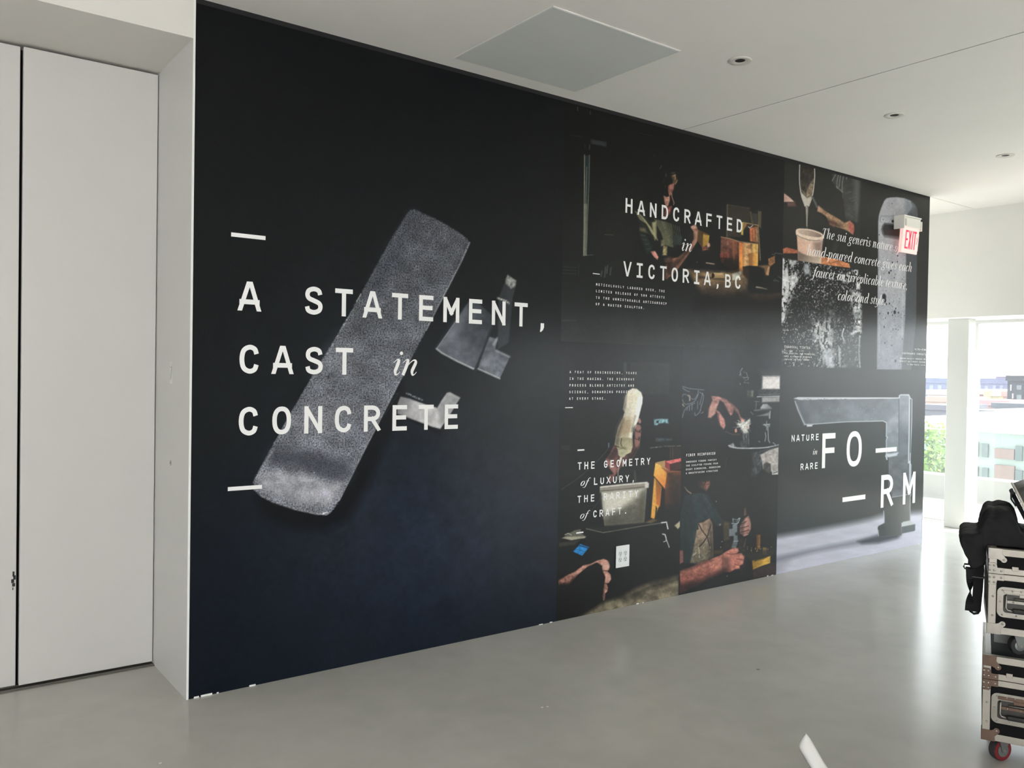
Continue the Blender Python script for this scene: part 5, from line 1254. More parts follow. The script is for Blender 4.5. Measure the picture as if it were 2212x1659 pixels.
k_ = Ink(); k_.mono('A STATEMENT,', .272, .1622, 1.7955, .139, .70, .165); k_.done('A', 'white lettering reading A STATEMENT,')
k_ = Ink(); k_.mono('CAST', .275, .1636, 1.4985, .137, .70, .165); k_.italic('in', 1.035, 1.200, 1.500, .182); k_.done('A', 'white lettering reading CAST in')
k_ = Ink(); k_.mono('CONCRETE', .2745, .1633, 1.2045, .136, .70, .165); k_.done('A', 'white lettering reading CONCRETE')
k_ = Ink(); k_.bar(.181, .346, 2.1385, 2.1575); k_.bar(.179, .343, .9465, .9650); k_.done('A', 'two short white dashes')
k_ = Ink(); k_.mono('HANDCRAFTED', 2.762, .1122, 2.569, .095, .66, .16); k_.italic('in', 3.262, 3.378, 2.378, .118)
k_.mono('VICTORIA,BC', 2.758, .1121, 2.159, .096, .66, .16); k_.done('B', 'white lettering reading HANDCRAFTED in VICTORIA,BC')
k_ = Ink(False)
for i, t in enumerate(('METICULOUSLY LABORED OVER, THE', 'LIMITED RELEASE OF 500 ATTESTS', 'TO THE UNMISTAKABLE ARTISANSHIP', 'OF A MASTER SCULPTOR.')):
    k_.mono(t, 2.491, .02115, 2.0795-i*.0412, .0155, .62, .175)
k_.bar(2.456, 2.516, 2.151, 2.156); k_.done('B', 'small white paragraph about a limited release of 500')
k_ = Ink(False)
for i, t in enumerate(('A FEAT OF ENGINEERING, YEARS', 'IN THE MAKING. THE RIGOROUS', 'PROCESS BLENDS ARTISTRY AND', 'SCIENCE, DEMANDING PRECISION', 'AT EVERY STAGE.')):
    k_.mono(t, 2.284, .02105, 1.525-i*.0412, .0152, .62, .175)
k_.bar(*(lambda a, b: (a[0], b[0], a[1]-.003, a[1]+.002))(W(*K('c1', (122,595))[0]), W(*K('c1', (220,597))[0]))); k_.done('P', 'small white paragraph beginning A FEAT OF ENGINEERING')
k_ = Ink()
k_.mono('THE GEOMETRY', 2.374, .0556, .9235, .0465, .68, .165); k_.italic('of', 2.378, 2.446, .822, .062); k_.mono('LUXURY,', 2.512, .0556, .8195, .0465, .68, .165)
k_.mono('THE RARITY', 2.376, .0556, .7160, .0445, .68, .165); k_.italic('of', 2.378, 2.446, .616, .062); k_.mono('CRAFT.', 2.511, .0540, .6130, .0445, .68, .165)
for p, q in (((280,1140), (368,1140)), ):
    a, b = W(*K('c1', p)[0]), W(*K('c1', q)[0]); k_.bar(a[0], b[0], a[1]-.005, a[1]+.004)
a, b = W(*K('c2', (195,835))[0]), W(*K('c2', (262,831))[0]); k_.bar(a[0], b[0], a[1]-.005, a[1]+.004)
k_.done('P', 'white lettering reading THE GEOMETRY of LUXURY, THE RARITY of CRAFT.')
k_ = Ink(False); k_.mono('FIBER REINFORCED', 3.364, .0196, .9600, .0178, .62, .18)
for i, t in enumerate(('EMBEDDED FIBERS FORTIFY', 'THE SCULPTED FIGURE FROM', 'EVERY DIMENSION, RENDERING', 'A BREATHTAKING STRUCTURE')):
    k_.mono(t, 3.362, .01425, .9160-i*.0262, .0118, .62, .2)
k_.done('Q', 'small white lettering headed FIBER REINFORCED')
k_ = Ink()
for t, x0, x1, z in (('The sui generis nature of', 4.905, 6.10, 2.641), ('hand-poured concrete gives each', 4.715, 6.315, 2.485), ('faucet an irreplicable texture,', 4.800, 6.245, 2.322), ('color and style.', 5.150, 5.890, 2.160)):
    k_.italic(t, x0, x1, z, .112, wt=1.12)
k_.done('T', 'white italic lettering about hand-poured concrete')
k_ = Ink(False); k_.mono('CHARCOAL TINTED', 4.462, .0224, 1.746, .0185, .62, .18)
for i, t in enumerate(('FOR CHARCOAL AND PIGMENTED', 'CORE & CONCRETE MINERALS', 'INFUSED IN EACH FAUCET')): k_.mono(t, 4.458, .0152, 1.700-i*.0235, .0115, .62, .2)
k_.done('T', 'small white lettering headed CHARCOAL TINTED')
k_ = Ink(False); k_.mono('ULTRA-HIGH', 6.408, .0200, 1.784, .0165, .62, .18); k_.mono('PERFORMANCE CONCRETE', 6.190, .0209, 1.742, .0165, .62, .18)
for t, x0, z in (('MAXIMUM DUCTILITY ENHANCES THE', 6.154, 1.700), ('INTENSITY AND STRENGTH REQUIRED', 6.140, 1.673), ('TO FORM PRECISE ANGLES', 6.276, 1.646)): k_.mono(t, x0, (6.586-x0)/(len(t)-1), z, .0105, .6, .2)
k_.done('T', 'small white right-aligned lettering headed ULTRA-HIGH PERFORMANCE CONCRETE')
k_ = Ink(); k_.mono('NATURE', 4.588, .0646, 1.0185, .052, .74, .165); k_.mono('RARE', 4.714, .0640, .7885, .052, .74, .165); k_.italic('in', 4.850, 4.918, .9045, .064); k_.done('U', 'small white lettering reading NATURE in RARE')
k_ = Ink(); k_.glyph('F', 5.075, .788, .185, .282, .045); k_.glyph('O', 5.4485, .777, .228, .299, .045); k_.bar(5.782, 6.126, .878, .9155)
k_.bar(5.289, 5.635, .489, .5285); k_.glyph('R', 5.982, .392, .200, .286, .045); k_.glyph('M', 6.357, .391, .214, .286, .044); k_.done('U', 'large white letters F O and R M with two dashes')
# ------------------------------------------------------------------ exit sign on the wall
M_PLAST = mat('white_plastic', (0.88, 0.86, 0.80, 1), 0.35)
M_EDGE = mat('lit_panel', (0.88, 0.70, 0.66, 1), 0.25, emit=(1.0, 0.55, 0.50, 1), estr=0.22)
M_RED = mat('red_letter', (0.75, 0.02, 0.04, 1), 0.4, emit=(1.0, 0.015, 0.05, 1), estr=0.75)
ex = empty('exit_sign', (6.12, 0.0, 2.62))
tag(ex, 'white wall-mounted sign with glowing red EXIT letters', 'exit sign')
MB().box(-.170, .165, -.125, -.0012, .232, .318).build('housing', M_PLAST, ex, bevel=.006)
ca = MB(); ca.box(-.186, -.172, -.135, -.0012, .212, .330); ca.box(.166, .182, -.135, -.0012, .215, .300)
ca.box(-.172, .166, -.135, -.0012, .318, .330)
ca.build('end_cap', M_PLAST, ex, bevel=.003)
MB().box(-.165, -.125, -.1262, -.1250, .240, .300).build('test_switch', mat('switch_grey', (0.55, 0.54, 0.49, 1), .5), ex)
def tilt(b):           # panel hangs with its lower edge nearer the wall
    b.v = [(x-(.232-z)*.03, y+(.232-z)*.10, z) for x, y, z in b.v]; return b
tilt(MB().box(-.160, .160, -.112, -.088, .010, .232)).build('lit_panel', M_EDGE, ex, bevel=.002)
tilt(MB().box(-.160, -.128, -.086, -.070, .012, .232)).build('side_flange', M_EDGE, ex, bevel=.002)
tilt(MB().box(.1601, .170, -.110, -.088, .04, .19)).build('panel_edge', mat('panel_edge_grey', (.5, .46, .45, 1), .3), ex)
def sgl(polys):
    b = MB()
    for p in polys: b.prism(p, -.1145, -.1118, axis=1)
    return tilt(b)
def R(x0, x1, z0, z1): return [(x0, z0), (x1, z0), (x1, z1), (x0, z1)]
zt, zb_ = .205, .045
for nm, polys in (('E', [R(-.105, -.090, zb_, zt), R(-.090, -.052, zt-.016, zt), R(-.090, -.058, .118, .134), R(-.090, -.052, zb_, zb_+.016)]),
                  ('X', [[(-.040, zt), (-.024, zt), (.014, zb_), (-.002, zb_)], [(-.002, zt), (.014, zt), (-.024, zb_), (-.040, zb_)]]),
                  ('I', [R(.032, .047, zb_, zt)]), ('T', [R(.058, .112, zt-.016, zt), R(.078, .093, zb_, zt-.016)])):
    sgl(polys).build('letter', M_RED, ex)
sgl([[(.122, .155), (.130, .155), (.142, .125), (.130, .095), (.122, .095), (.134, .125)]]).build('chevron', mat('pale_red', (.75, .25, .25, 1), .4), ex)

for ch in ex.children:                     # final proportions of the sign
    for v in ch.data.vertices: v.co.x = .182-(.182-v.co.x)*.84; v.co.y *= .72

# ------------------------------------------------------------------ power outlet
M_COVER = mat('outlet_white', (0.82, 0.83, 0.83, 1), 0.3)
M_SOCK = mat('socket_face', (0.70, 0.71, 0.715, 1), 0.35)
M_SLOT = mat('outlet_slot', (0.05, 0.05, 0.05, 1), 0.5)
ou = empty('power_outlet', (2.757, 0.0, .3375))
tag(ou, 'white double power outlet plate on the mural near the printed fist', 'power outlet')
MB().box(-.060, .060, -.0075, -.0012, -.071, .071).build('cover_plate', M_COVER, ou, bevel=.003)
for cx in (-.023, .023):
    for cz in (.020, -.020):
        b = MB(); b.lathe([(.0155, -.0098), (.0170, -.0090), (.0170, -.0072)], c=(cx, 0, cz), axis=1, n=20)
        so = b.build('socket', M_SOCK, ou)
        s_ = MB()
        s_.box(cx-.0085, cx-.0050, -.0103, -.0096, cz-.001, cz+.0095).box(cx+.0045, cx+.0078, -.0103, -.0096, cz+.000, cz+.0090)
        s_.lathe([(.0036, -.0103), (.0036, -.0096)], c=(cx, 0, cz-.0075), axis=1, n=10)
        s_.build('slot_group', M_SLOT, so)
    MB().lathe([(.0022, -.0085), (.0022, -.0074)], c=(cx, 0, 0), axis=1, n=10).build('screw', M_SLOT, ou)

# ------------------------------------------------------------------ road cases
CYAW = math.radians(64.5)
E2 = Vector((math.sin(CYAW), math.cos(CYAW), 0)); E1 = Vector((E2.y, -E2.x, 0))
CRZ = math.atan2(E1.y, E1.x)
M_ALU = mat('worn_aluminium', (0.40, 0.37, 0.325, 1), 0.45, metal=0.6, var=0.10, vscale=14, rvar=.08, bump=.10, bscale=120)
M_STEEL = mat('plated_steel', (0.30, 0.28, 0.245, 1), 0.36, metal=0.8, var=0.12, vscale=20)
M_RUST = mat('browned_plate', (0.135, 0.085, 0.062, 1), 0.42, metal=0.5, var=0.18, vscale=18)
M_LAM = mat('black_laminate', (0.004, 0.004, 0.005, 1), 0.7, spec=.15)
M_RIV = mat('rivet_metal', (0.45, 0.42, 0.38, 1), 0.3, metal=0.9)
M_GRIP = mat('black_rubber', (0.012, 0.012, 0.012, 1), 0.6)
M_REDW = mat('red_wheel', (0.20, 0.012, 0.018, 1), 0.5)
M_TIRE = mat('dark_tyre', (0.03, 0.028, 0.03, 1), 0.6)
M_BRKT = mat('zinc_bracket', (0.30, 0.32, 0.31, 1), 0.45, metal=.8, var=.1, vscale=20)
CW, CD = 0.62, 0.52          # case width (E1) and depth (E2)

def road_case(name, label, loc, z0, h, lid, brown, ry=0.0):
    t = empty(name, loc, CRZ+ry)
    tag(t, label, 'road case', 'stacked road cases at the right edge')
    s = .027
    zs = z0+h-lid                                   # split between lid and body
    cm = M_RUST if brown else M_STEEL
    body = MB().box(.004, CW-.004, .004, CD-.004, z0+.004, zs-.001).build('body', M_LAM, t)
    ld = MB().box(.004, CW-.004, .004, CD-.004, zs+.001, z0+h-.004).build('lid', M_LAM, t)
    def strip(parent, *bx):
        return MB().box(*bx).build('edge_strip', M_ALU, parent, bevel=.0015)
    for y0, y1 in ((0.0, .004), (CD-.004, CD)):     # front and rear face strips
        strip(body, 0, CW, y0, y1, z0, z0+s); strip(ld, 0, CW, y0, y1, z0+h-s, z0+h)
        strip(body, s, CW-s, y0, y1, zs-.024, zs-.001); strip(ld, s, CW-s, y0, y1, zs+.001, zs+.024)
        for x0 in (0, CW-s):
            strip(body, x0, x0+s, y0, y1, z0+s, zs-.001); strip(ld, x0, x0+s, y0, y1, zs+.001, z0+h-s)
    for x0, x1 in ((0.0, .004), (CW-.004, CW)):     # side faces
        strip(body, x0, x1, .004, CD-.004, z0, z0+s); strip(ld, x0, x1, .004, CD-.004, z0+h-s, z0+h)
        strip(body, x0, x1, .004, CD-.004, zs-.024, zs-.001); strip(ld, x0, x1, .004, CD-.004, zs+.001, zs+.024)
        for y0 in (.004, CD-s): strip(body, x0, x1, y0, y0+s-.004, z0+s, zs-.024); strip(ld, x0, x1, y0, y0+s-.004, zs+.024, z0+h-s)
    strip(ld, .004, CW-.004, 0.004, s, z0+h-.004, z0+h); strip(ld, .004, CW-.004, CD-s, CD-.004, z0+h-.004, z0+h)
    strip(ld, .004, s, s, CD-s, z0+h-.004, z0+h); strip(ld, CW-s, CW-.004, s, CD-s, z0+h-.004, z0+h)
    # corner braces with a rivet ear
    def brace(parent, sx, zc, up):
        b = MB(); x0 = 0 if sx > 0 else CW
        e = .034; X = lambda a: x0+sx*a; Z = lambda a: zc+up*a
        ear = [(X(.050+.011*math.cos(a)), Z(.041+.011*math.sin(a)*1.0)) for a in [math.radians(k) for k in range(-70, 161, 23)]]
        poly = [(X(-.0015), Z(-.0015)), (X(e+.012), Z(-.0015)), (X(e+.010), Z(.018)), (X(e+.020), Z(.030))] + ear + [(X(.030), Z(.040)), (X(-.0015), Z(.040))]
        b.prism(poly, -.0030, .0002, axis=1)
        b.box(min(X(-.0030), X(.0002)), max(X(-.0030), X(.0002)), -.003, .040, min(Z(-.0015), Z(.040)), max(Z(-.0015), Z(.040)))
        return b.build('corner_brace', cm, parent, bevel=.0008)
    rv = MB()
    def rivet(x, z, y=-.0030, r=.0042): rv.lathe([(r, y+.0006), (r*.9, y-.0012), (r*.5, y-.0024), (.0003, y-.0027)], c=(x, 0, z), axis=1, n=10)
    for sx in (1, -1):
        x0 = 0 if sx > 0 else CW
        brace(body, sx, z0, 1); brace(ld, sx, z0+h, -1)
        rivet(x0+sx*.050, z0+.041); rivet(x0+sx*.050, z0+h-.041)
        # hinge plates across the split
        for pr_, q0, q1 in ((ld, zs+.0006, zs+.044), (body, zs-.044, zs-.0006)):
            up = 1 if pr_ is ld else -1; zz = zs
            L_ = [(x0-sx*.0012, zz+up*.0008), (x0+sx*.052, zz+up*.0008), (x0+sx*.052, zz+up*.025), (x0+sx*.029, zz+up*.025), (x0+sx*.027, zz+up*.036), (x0+sx*.021, zz+up*.043), (x0-sx*.0012, zz+up*.043)]
            MB().prism(L_, -.0052, .0, axis=1).build('split_plate', cm, pr_, bevel=.0006)
            for px_, pz_ in ((.018, .014), (.042, .013), (.018, .033), (.003, .014), (.003, .033)): rivet(x0+sx*px_, zz+up*pz_, y=-.0050)
        for f in (.30, .62): rivet(x0+sx*.016, z0+(h-lid)*f, y=-.0004)
    # recessed handle dish in the front
    hx0, hx1 = .030+.0, .030+.235; hz1 = zs-.048; hz0 = hz1-.118
    def rrect(x0, x1, z0_, z1_, r, n=6):
        out = []
        for cx, cz, a0 in ((x1-r, z1_-r, 0), (x0+r, z1_-r, 90), (x0+r, z0_+r, 180), (x1-r, z0_+r, 270)):
            out += [(cx+r*math.cos(math.radians(a0+90*k/n)), cz+r*math.sin(math.radians(a0+90*k/n))) for k in range(n+1)]
        return out
    o_, i_ = rrect(hx0, hx1, hz0, hz1, .022), rrect(hx0+.021, hx1-.021, hz0+.019, hz1-.027, .010)
    b = MB(); n = len(o_)
    lay = [[(x, -.0005, z) for x, z in o_], [(x, -.0045, z) for x, z in o_], [(x, -.0045, z) for x, z in i_], [(x, .0032, z) for x, z in i_]]
    vs = [p for l in lay for p in l]
    fs = [(k*n+j, k*n+(j+1) % n, (k+1)*n+(j+1) % n, (k+1)*n+j) for k in range(3) for j in range(n)]
    b.add(vs, fs); hd = b.build('handle_dish', M_STEEL if not brown else M_STEEL, body)
    b2 = MB(); b2.prism(i_, .0022, .0034, axis=1); b2.build('dish_back', mat_dish, hd)
    b3 = MB(); ym = -.0075
    b3.tube([(hx0+.034, ym, hz1-.028), (hx0+.030, ym, hz1-.034), (hx0+.030, ym-.002, hz0+.040), (hx0+.036, ym-.002, hz0+.030), (hx0+.060, ym-.002, hz0+.028)], .0038, 8)
    b3.tube([(hx1-.034, ym, hz1-.028), (hx1-.030, ym, hz1-.034), (hx1-.030, ym-.002, hz0+.040), (hx1-.036, ym-.002, hz0+.030), (hx1-.060, ym-.002, hz0+.028)], .0038, 8)
    b3.tube([(hx0+.058, ym, hz1-.043), (hx1-.058, ym, hz1-.043)], .0030, 8)
    b3.build('handle_bail', M_STEEL, hd, smooth=True)
    MB().box(hx0+.052, hx1-.052, ym-.011, ym+.007, hz0+.020, hz0+.038).build('hand_grip', M_GRIP, hd, bevel=.006)
    lp = MB(); lp.box(hx0+.022, hx1-.022, -.0062, -.0040, hz1-.024, hz1-.010); lp.box(hx0+.075, hx1-.075, -.0090, -.0040, hz1-.035, hz1-.022)
    lp.box(hx0+.034, hx1-.034, -.0050, -.0030, hz1-.062, hz1-.050)
    lp.build('spring_plate', M_RUST if brown else M_STEEL, hd, bevel=.0015)
    for x in (hx0+.018, hx0+.052, hx0+.080, hx0+.112, hx0+.150, hx0+.185, hx1-.018): rivet(x, hz1-.0125, y=-.0062, r=.0035)
    for x in (hx0+.018, hx0+.066, hx0+.118, hx0+.170, hx1-.018): rivet(x, hz0+.010, y=-.0045, r=.0032)
    rivet(hx0+.010, hz0+.060, y=-.0045, r=.0034); rivet(hx0+.055, hz1-.056, y=-.0050, r=.0034); rivet(hx0+.100, hz1-.056, y=-.0050, r=.0034)
    # clip and butterfly latch further along the front
    MB().box(.078, .100, -.0062, -.0002, zs+.018, zs+.034).build('label_clip', M_ALU, ld, bevel=.001)
    lt = MB().box(.40, .50, -.006, -.0002, zs-.050, zs+.050).build('latch', M_STEEL, body, bevel=.003)
    MB().box(.432, .468, -.012, -.006, zs-.020, zs+.020).build('latch_key', M_STEEL, lt, bevel=.004)
    r_ = rv.build('rivet_set', M_RIV, t, smooth=True); r_['kind'] = 'stuff'
    # casters
    def caster(x, y, swivel, wr, tm=None):
        zc = wr
        c = MB()
        c.box(x-.040, x+.040, y-.034, y+.034, z0-.006-_zf, z0-_zf)
        ca_, sa_ = math.cos(swivel), math.sin(swivel)
        def P(a, b_, z): return (x+a*ca_-b_*sa_, y+a*sa_+b_*ca_, z)
        for sd in (-1, 1):
            poly = [(-.028, z0-.006), (.028, z0-.006), (.010, zc-.006), (-.010, zc-.006)]
            vs = [P(a, sd*.019, z) for a, z in poly]+[P(a, sd*.0225, z) for a, z in poly]
            c.add(vs, [(0,1,2,3), (4,7,6,5), (0,4,5,1), (1,5,6,2), (2,6,7,3), (3,7,4,0)])
        cs = c.build('caster', M_BRKT, t)
        def wheel(prof, nm, m):
            b = MB(); nn = 28; vs, fs = [], []
            for r, hh in prof:
                for k in range(nn):
                    a = 2*math.pi*k/nn; vs.append(P(r*math.cos(a), hh, zc+r*math.sin(a)))
            M_ = len(prof)
            fs = [(i*nn+k, i*nn+(k+1) % nn, (i+1)*nn+(k+1) % nn, (i+1)*nn+k) for i in range(M_-1) for k in range(nn)]
            fs += [tuple(range(nn))[::-1], tuple((M_-1)*nn+k for k in range(nn))]
            b.add(vs, fs); return b.build(nm, m, cs, smooth=False)
        wheel([(wr*.80, -.0155), (wr*.97, -.0140), (wr, -.010), (wr, .010), (wr*.97, .0140), (wr*.80, .0155)], 'tyre', M_TIRE)
        wheel([(wr*.60, -.0150), (wr*.66, -.0166), (wr*.93, -.0160), (wr*.93, .0160), (wr*.66, .0166), (wr*.60, .0150)], 'hub_rim', tm or M_REDW)
        wheel([(wr*.30, -.0185), (wr*.58, -.0172), (wr*.58, .0172), (wr*.30, .0185)], 'hub', M_BRKT)
        wheel([(.006, -.026), (.006, .026)], 'axle_bolt', M_RIV)
    _zf = 0.0
    return t, caster
mat_dish = mat('dish_back_dark', (0.05, 0.048, 0.044, 1), 0.4, metal=.6)
LC = Vector((2.352, -2.437, 0))
low, cst = road_case('road_case', 'lower road case on red wheels with browned corner plates', LC, .11, .332, .092, True, ry=-math.radians(1.2))
for x in (.066, CW-.066):
    for y in (.105, CD-.095): cst(x, y, math.radians(45), .044)
# upper case stands on its own small wheels on the lid of the lower one
UC = LC + E1*.011
ub = .442
upc, cst2 = road_case('road_case', 'upper road case with bare metal corners under the black bag', UC+Vector((0, 0, ub)), .090, .333, .098, False)
for x in (.110, CW-.110):
    for y in (.085, CD-.085): cst2(x, y, math.radians(25), .036, M_TIRE)
MB().box(.03, CW-.03, .165, .185, .012, .089).build('dolly_board', mat('grey_board', (.22, .225, .225, 1), .6, var=.2, vscale=9), upc)

# ------------------------------------------------------------------ bags on the upper case
M_BAG = mat('black_nylon', (0.007, 0.007, 0.009, 1), 0.75, bump=.35, bscale=22, spec=.3)
M_WEB = mat('black_webbing', (0.008, 0.008, 0.010, 1), 0.7, spec=.3)
M_CLIP = mat('black_clip', (0.012, 0.012, 0.014, 1), 0.35)
TOPZ = ub+.090+.333
bag = empty('shoulder_bag', UC+Vector((0, 0, TOPZ)), CRZ)
tag(bag, 'slumped black nylon shoulder bag hanging over the upper road case', 'bag')
prof = spl([(-.106,.016), (-.098,.033), (-.084,.040), (-.040,.045), (-.033,.065), (-.026,.096), (-.022,.120), (-.010,.140), (.005,.147), (.017,.143), (.031,.151), (.052,.153), (.078,.146), (.094,.125),
            (.104,.092), (.114,.064), (.150,.056), (.25,.054), (.36,.050), (.40,.030), (.402,.006), (.2,.003), (.0,.003), (-.008,-.010), (-.009,-.070), (-.030,-.090), (-.050,-.098), (-.066,-.092), (-.072,-.070), (-.094,-.028)], 3, True)
bm = bmesh.new(); layers = []
NL = 15
for j in range(NL):
    t_ = j/(NL-1); y = .045+.33*t_
    e = 1-abs(2*t_-1)**4*.30                        # softer towards both ends
    ring = []
    for x, z in prof:
        zz = z if z < .04 else .04+(z-.04)*e*(1+.05*math.sin(9*t_+x*30))
        xx = x*(.86+.14*e) if x < 0 else x*(.9+.1*e)
        if z < -.005: zz = z*(1-max(0, t_-.45)*1.5); zz = min(zz, -.006)
        ring.append(bm.verts.new((xx, y+.006*math.sin(x*60+z*40), zz)))
    layers.append(ring)
for j in range(NL-1):
    n = len(prof)
    for k in range(n): bm.faces.new((layers[j][k], layers[j][(k+1) % n], layers[j+1][(k+1) % n], layers[j+1][k]))
bm.faces.new(layers[0][::-1]); bm.faces.new(layers[-1])
bmesh.ops.recalc_face_normals(bm, faces=bm.faces)
me = bpy.data.meshes.new('bag_body'); bm.to_mesh(me); bm.free()
me.materials.append(M_BAG)
bb = bpy.data.objects.new('bag_body', me); COL.objects.link(bb); bb.parent = bag
rm = bb.modifiers.new('skin', 'REMESH'); rm.mode = 'VOXEL'; rm.voxel_size = .0045; rm.use_smooth_shade = True
sm = bb.modifiers.new('soft', 'SMOOTH'); sm.factor = .5; sm.iterations = 5
tx_ = bpy.data.textures.new('folds', 'CLOUDS'); tx_.noise_scale = .045; tx_.noise_depth = 1
dp = bb.modifiers.new('folds', 'DISPLACE'); dp.texture = tx_; dp.strength = .008; dp.mid_level = .5
# hanging strap: clip, twisted webbing, wide doubled band
wx = Vector((1, 0, 0)); wy = Vector((0, 1, 0))
yq = .13
MB().tube([(-.066, yq, -.072), (-.066, yq, -.100)], .005, 8).build('swivel_hook', M_CLIP, bag)
rg = MB(); rg.tube([(-.084, yq, -.098), (-.046, yq, -.096), (-.043, yq, -.102), (-.044, yq, -.112), (-.082, yq, -.116), (-.086, yq, -.108)], .0035, 8, closed=True)
rg.build('strap_buckle', M_CLIP, bag, smooth=True)
st = MB()
pts, wd = [], []
for k in range(25):
    t_ = k/24; z = -.108-.180*t_
    a = math.pi*1.0*max(0, min(1, (t_-.25)/.62)) if t_ > .25 else 0
    pts.append((-.064+.004*math.sin(3*t_), yq+.0, z)); wd.append(Vector((math.cos(a), math.sin(a), 0)))
st.ribbon(pts, wd, .030, .0022)
st.ribbon([(-.062, yq-.002, -.286), (-.046, yq-.006, -.296), (-.030, yq-.010, -.290), (-.022, yq-.012, -.275)], wy, .030, .003)
st.ribbon([(-.033, yq+.01, -.05), (-.033, yq+.005, -.12), (-.036, yq, -.20), (-.040, yq-.004, -.288)], wx, .030, .0030)
st.ribbon([(-.030, yq+.02, -.05), (-.026, yq+.012, -.12), (-.030, yq+.008, -.20), (-.036, yq+.004, -.286)], wx, .030, .0030)
st.build('shoulder_strap', M_WEB, bag)
sl_ = MB(); sl_.box(-.056, -.010, yq-.006, yq+.016, -.150, -.142); sl_.build('strap_slider', M_CLIP, bag, bevel=.002)
MB().tube([(.008, .10, .128), (.000, .10, .118), (-.002, .10, .104), (.002, .10, .092), (.010, .10, .088)], .0016, 6).build('zip_cord', mat('pale_cord', (.5, .48, .42, 1), .6), bag)
MB().tube([(-.012, .09, -.02), (-.008, .085, -.055), (-.018, .10, -.09)], .002, 6).build('loose_cord', mat('grey_cord', (.18, .18, .18, 1), .6), bag)

# grey hard-shell case leaning on the bag
M_SHELL = mat('grey_felt_shell', (0.105, 0.10, 0.095, 1), 0.55, var=.25, vscale=30, bump=.2, bscale=120)
M_EDGEM = mat('pale_piping', (0.55, 0.52, 0.46, 1), 0.5)
hs = empty('instrument_case', UC+Vector((0, 0, TOPZ)), CRZ)
tag(hs, 'grey rounded hard-shell case propped against the black bag', 'case')
HO, HD, HN = Vector((.161, 0, .066)), Vector((-.43, 0, .90)), Vector((.90, 0, .43))
def HP(a, y, t): return HO+HD*a+HN*t+Vector((0, y, 0))
def shell(t0, t1, a0, a1, y0, y1, ins, r=.045, n=8):
    b = MB(); lays = []
    for f, s_ in ((0, 0), (.45, 0), (.75, ins*.25), (.92, ins*.65), (1, ins)):
        ring = []
        for ca_, cy_, q in ((a1-r-s_, y1-r-s_, 0), (a0+r+s_, y1-r-s_, 90), (a0+r+s_, y0+r+s_, 180), (a1-r-s_, y0+r+s_, 270)):
            ring += [HP(ca_+r*math.cos(math.radians(q+90*k/n)), cy_+r*math.sin(math.radians(q+90*k/n)), t0+(t1-t0)*f) for k in range(n+1)]
        lays.append(ring)
    m_ = len(lays[0])
    fs = [(k*m_+j, k*m_+(j+1) % m_, (k+1)*m_+(j+1) % m_, (k+1)*m_+j) for k in range(4) for j in range(m_)]
    fs += [tuple(range(m_))[::-1], tuple(4*m_+j for j in range(m_))]
    return b.add([p for l in lays for p in l], fs), lays
b, lays = shell(.004, .095, .0, .172, .10, .40, .026); b.build('upper_shell', M_SHELL, hs, smooth=True)
b, _ = shell(-.004, -.020, .012, .155, .11, .39, .006); b.build('lower_shell', M_BAG, hs, smooth=True)
b = MB(); b.tube(lays[0], .005, 6, closed=True); b.build('piping', M_EDGEM, hs, smooth=True)
b = MB(); b.ribbon([HP(.158, .14, -.002), HP(.160, .14, -.018), HP(.140, .14, -.026), HP(.11, .14, -.022)], (0, 1, 0), .03, .006); b.build('carry_loop', M_WEB, hs)
zp = MB()
for k in range(5): q = HP(.120-.02*k, .098, .0); zp.box(q.x-.004, q.x+.004, q.y-.006, q.y+.002, q.z-.005, q.z+.005)
zp.build('zip_pull', M_EDGEM, hs, bevel=.001)

# ------------------------------------------------------------------ curled white paper and floor scraps
M_PAPER = mat('white_paper', (0.80, 0.79, 0.77, 1), 0.6)
M_PAPER.node_tree.nodes['Principled BSDF'].inputs['Subsurface Weight'].default_value = 0.0
pp = MB(); nu, nv = 30, 8
foot = Vector(hit(1746, 1668, 2, 0.0))
vd = Vector((FW[0], FW[1], 0)).normalized(); rd = Vector((RT[0], RT[1], 0)).normalized()
# curled strip: (drop below the tip, shift right, half width, towards the camera)
path = spl([(.0, -.010, .0006, .000), (.022, -.009, .017, .004), (.058, -.006, .036, .012), (.095, .012, .038, .030), (.128, .034, .038, .062), (.142, .058, .031, .110), (.146, .085, .032, .170), (.146, .110, .032, .240)], 6)
vs = []
for dr, sh_, hw, tw in path:
    for j in range(nv+1):
        w_ = -1+2*j/nv
        curl = .018*max(0.0, -w_)**2*min(1, dr/.08)          # left edge rolls back
        lift = .010*w_*w_*max(0, 1-tw/.12)
        zz = max(.0015, .1475-dr+.25*curl-(.0 if dr < .14 else .0))
        vs.append(foot + rd*(sh_+w_*hw+curl*.5) - vd*(tw-curl*1.2-lift) + Vector((0, 0, zz)))
m1 = nv+1
fs = [(i*m1+j, i*m1+j+1, (i+1)*m1+j+1, (i+1)*m1+j) for i in range(len(path)-1) for j in range(nv)]
pp.add(vs, fs); po = pp.build('paper_strip', M_PAPER, smooth=True)
so_ = po.modifiers.new('t', 'SOLIDIFY'); so_.thickness = .0006; so_.offset = 1
tag(po, 'curled strip of white paper standing up at the bottom of the picture', 'paper')
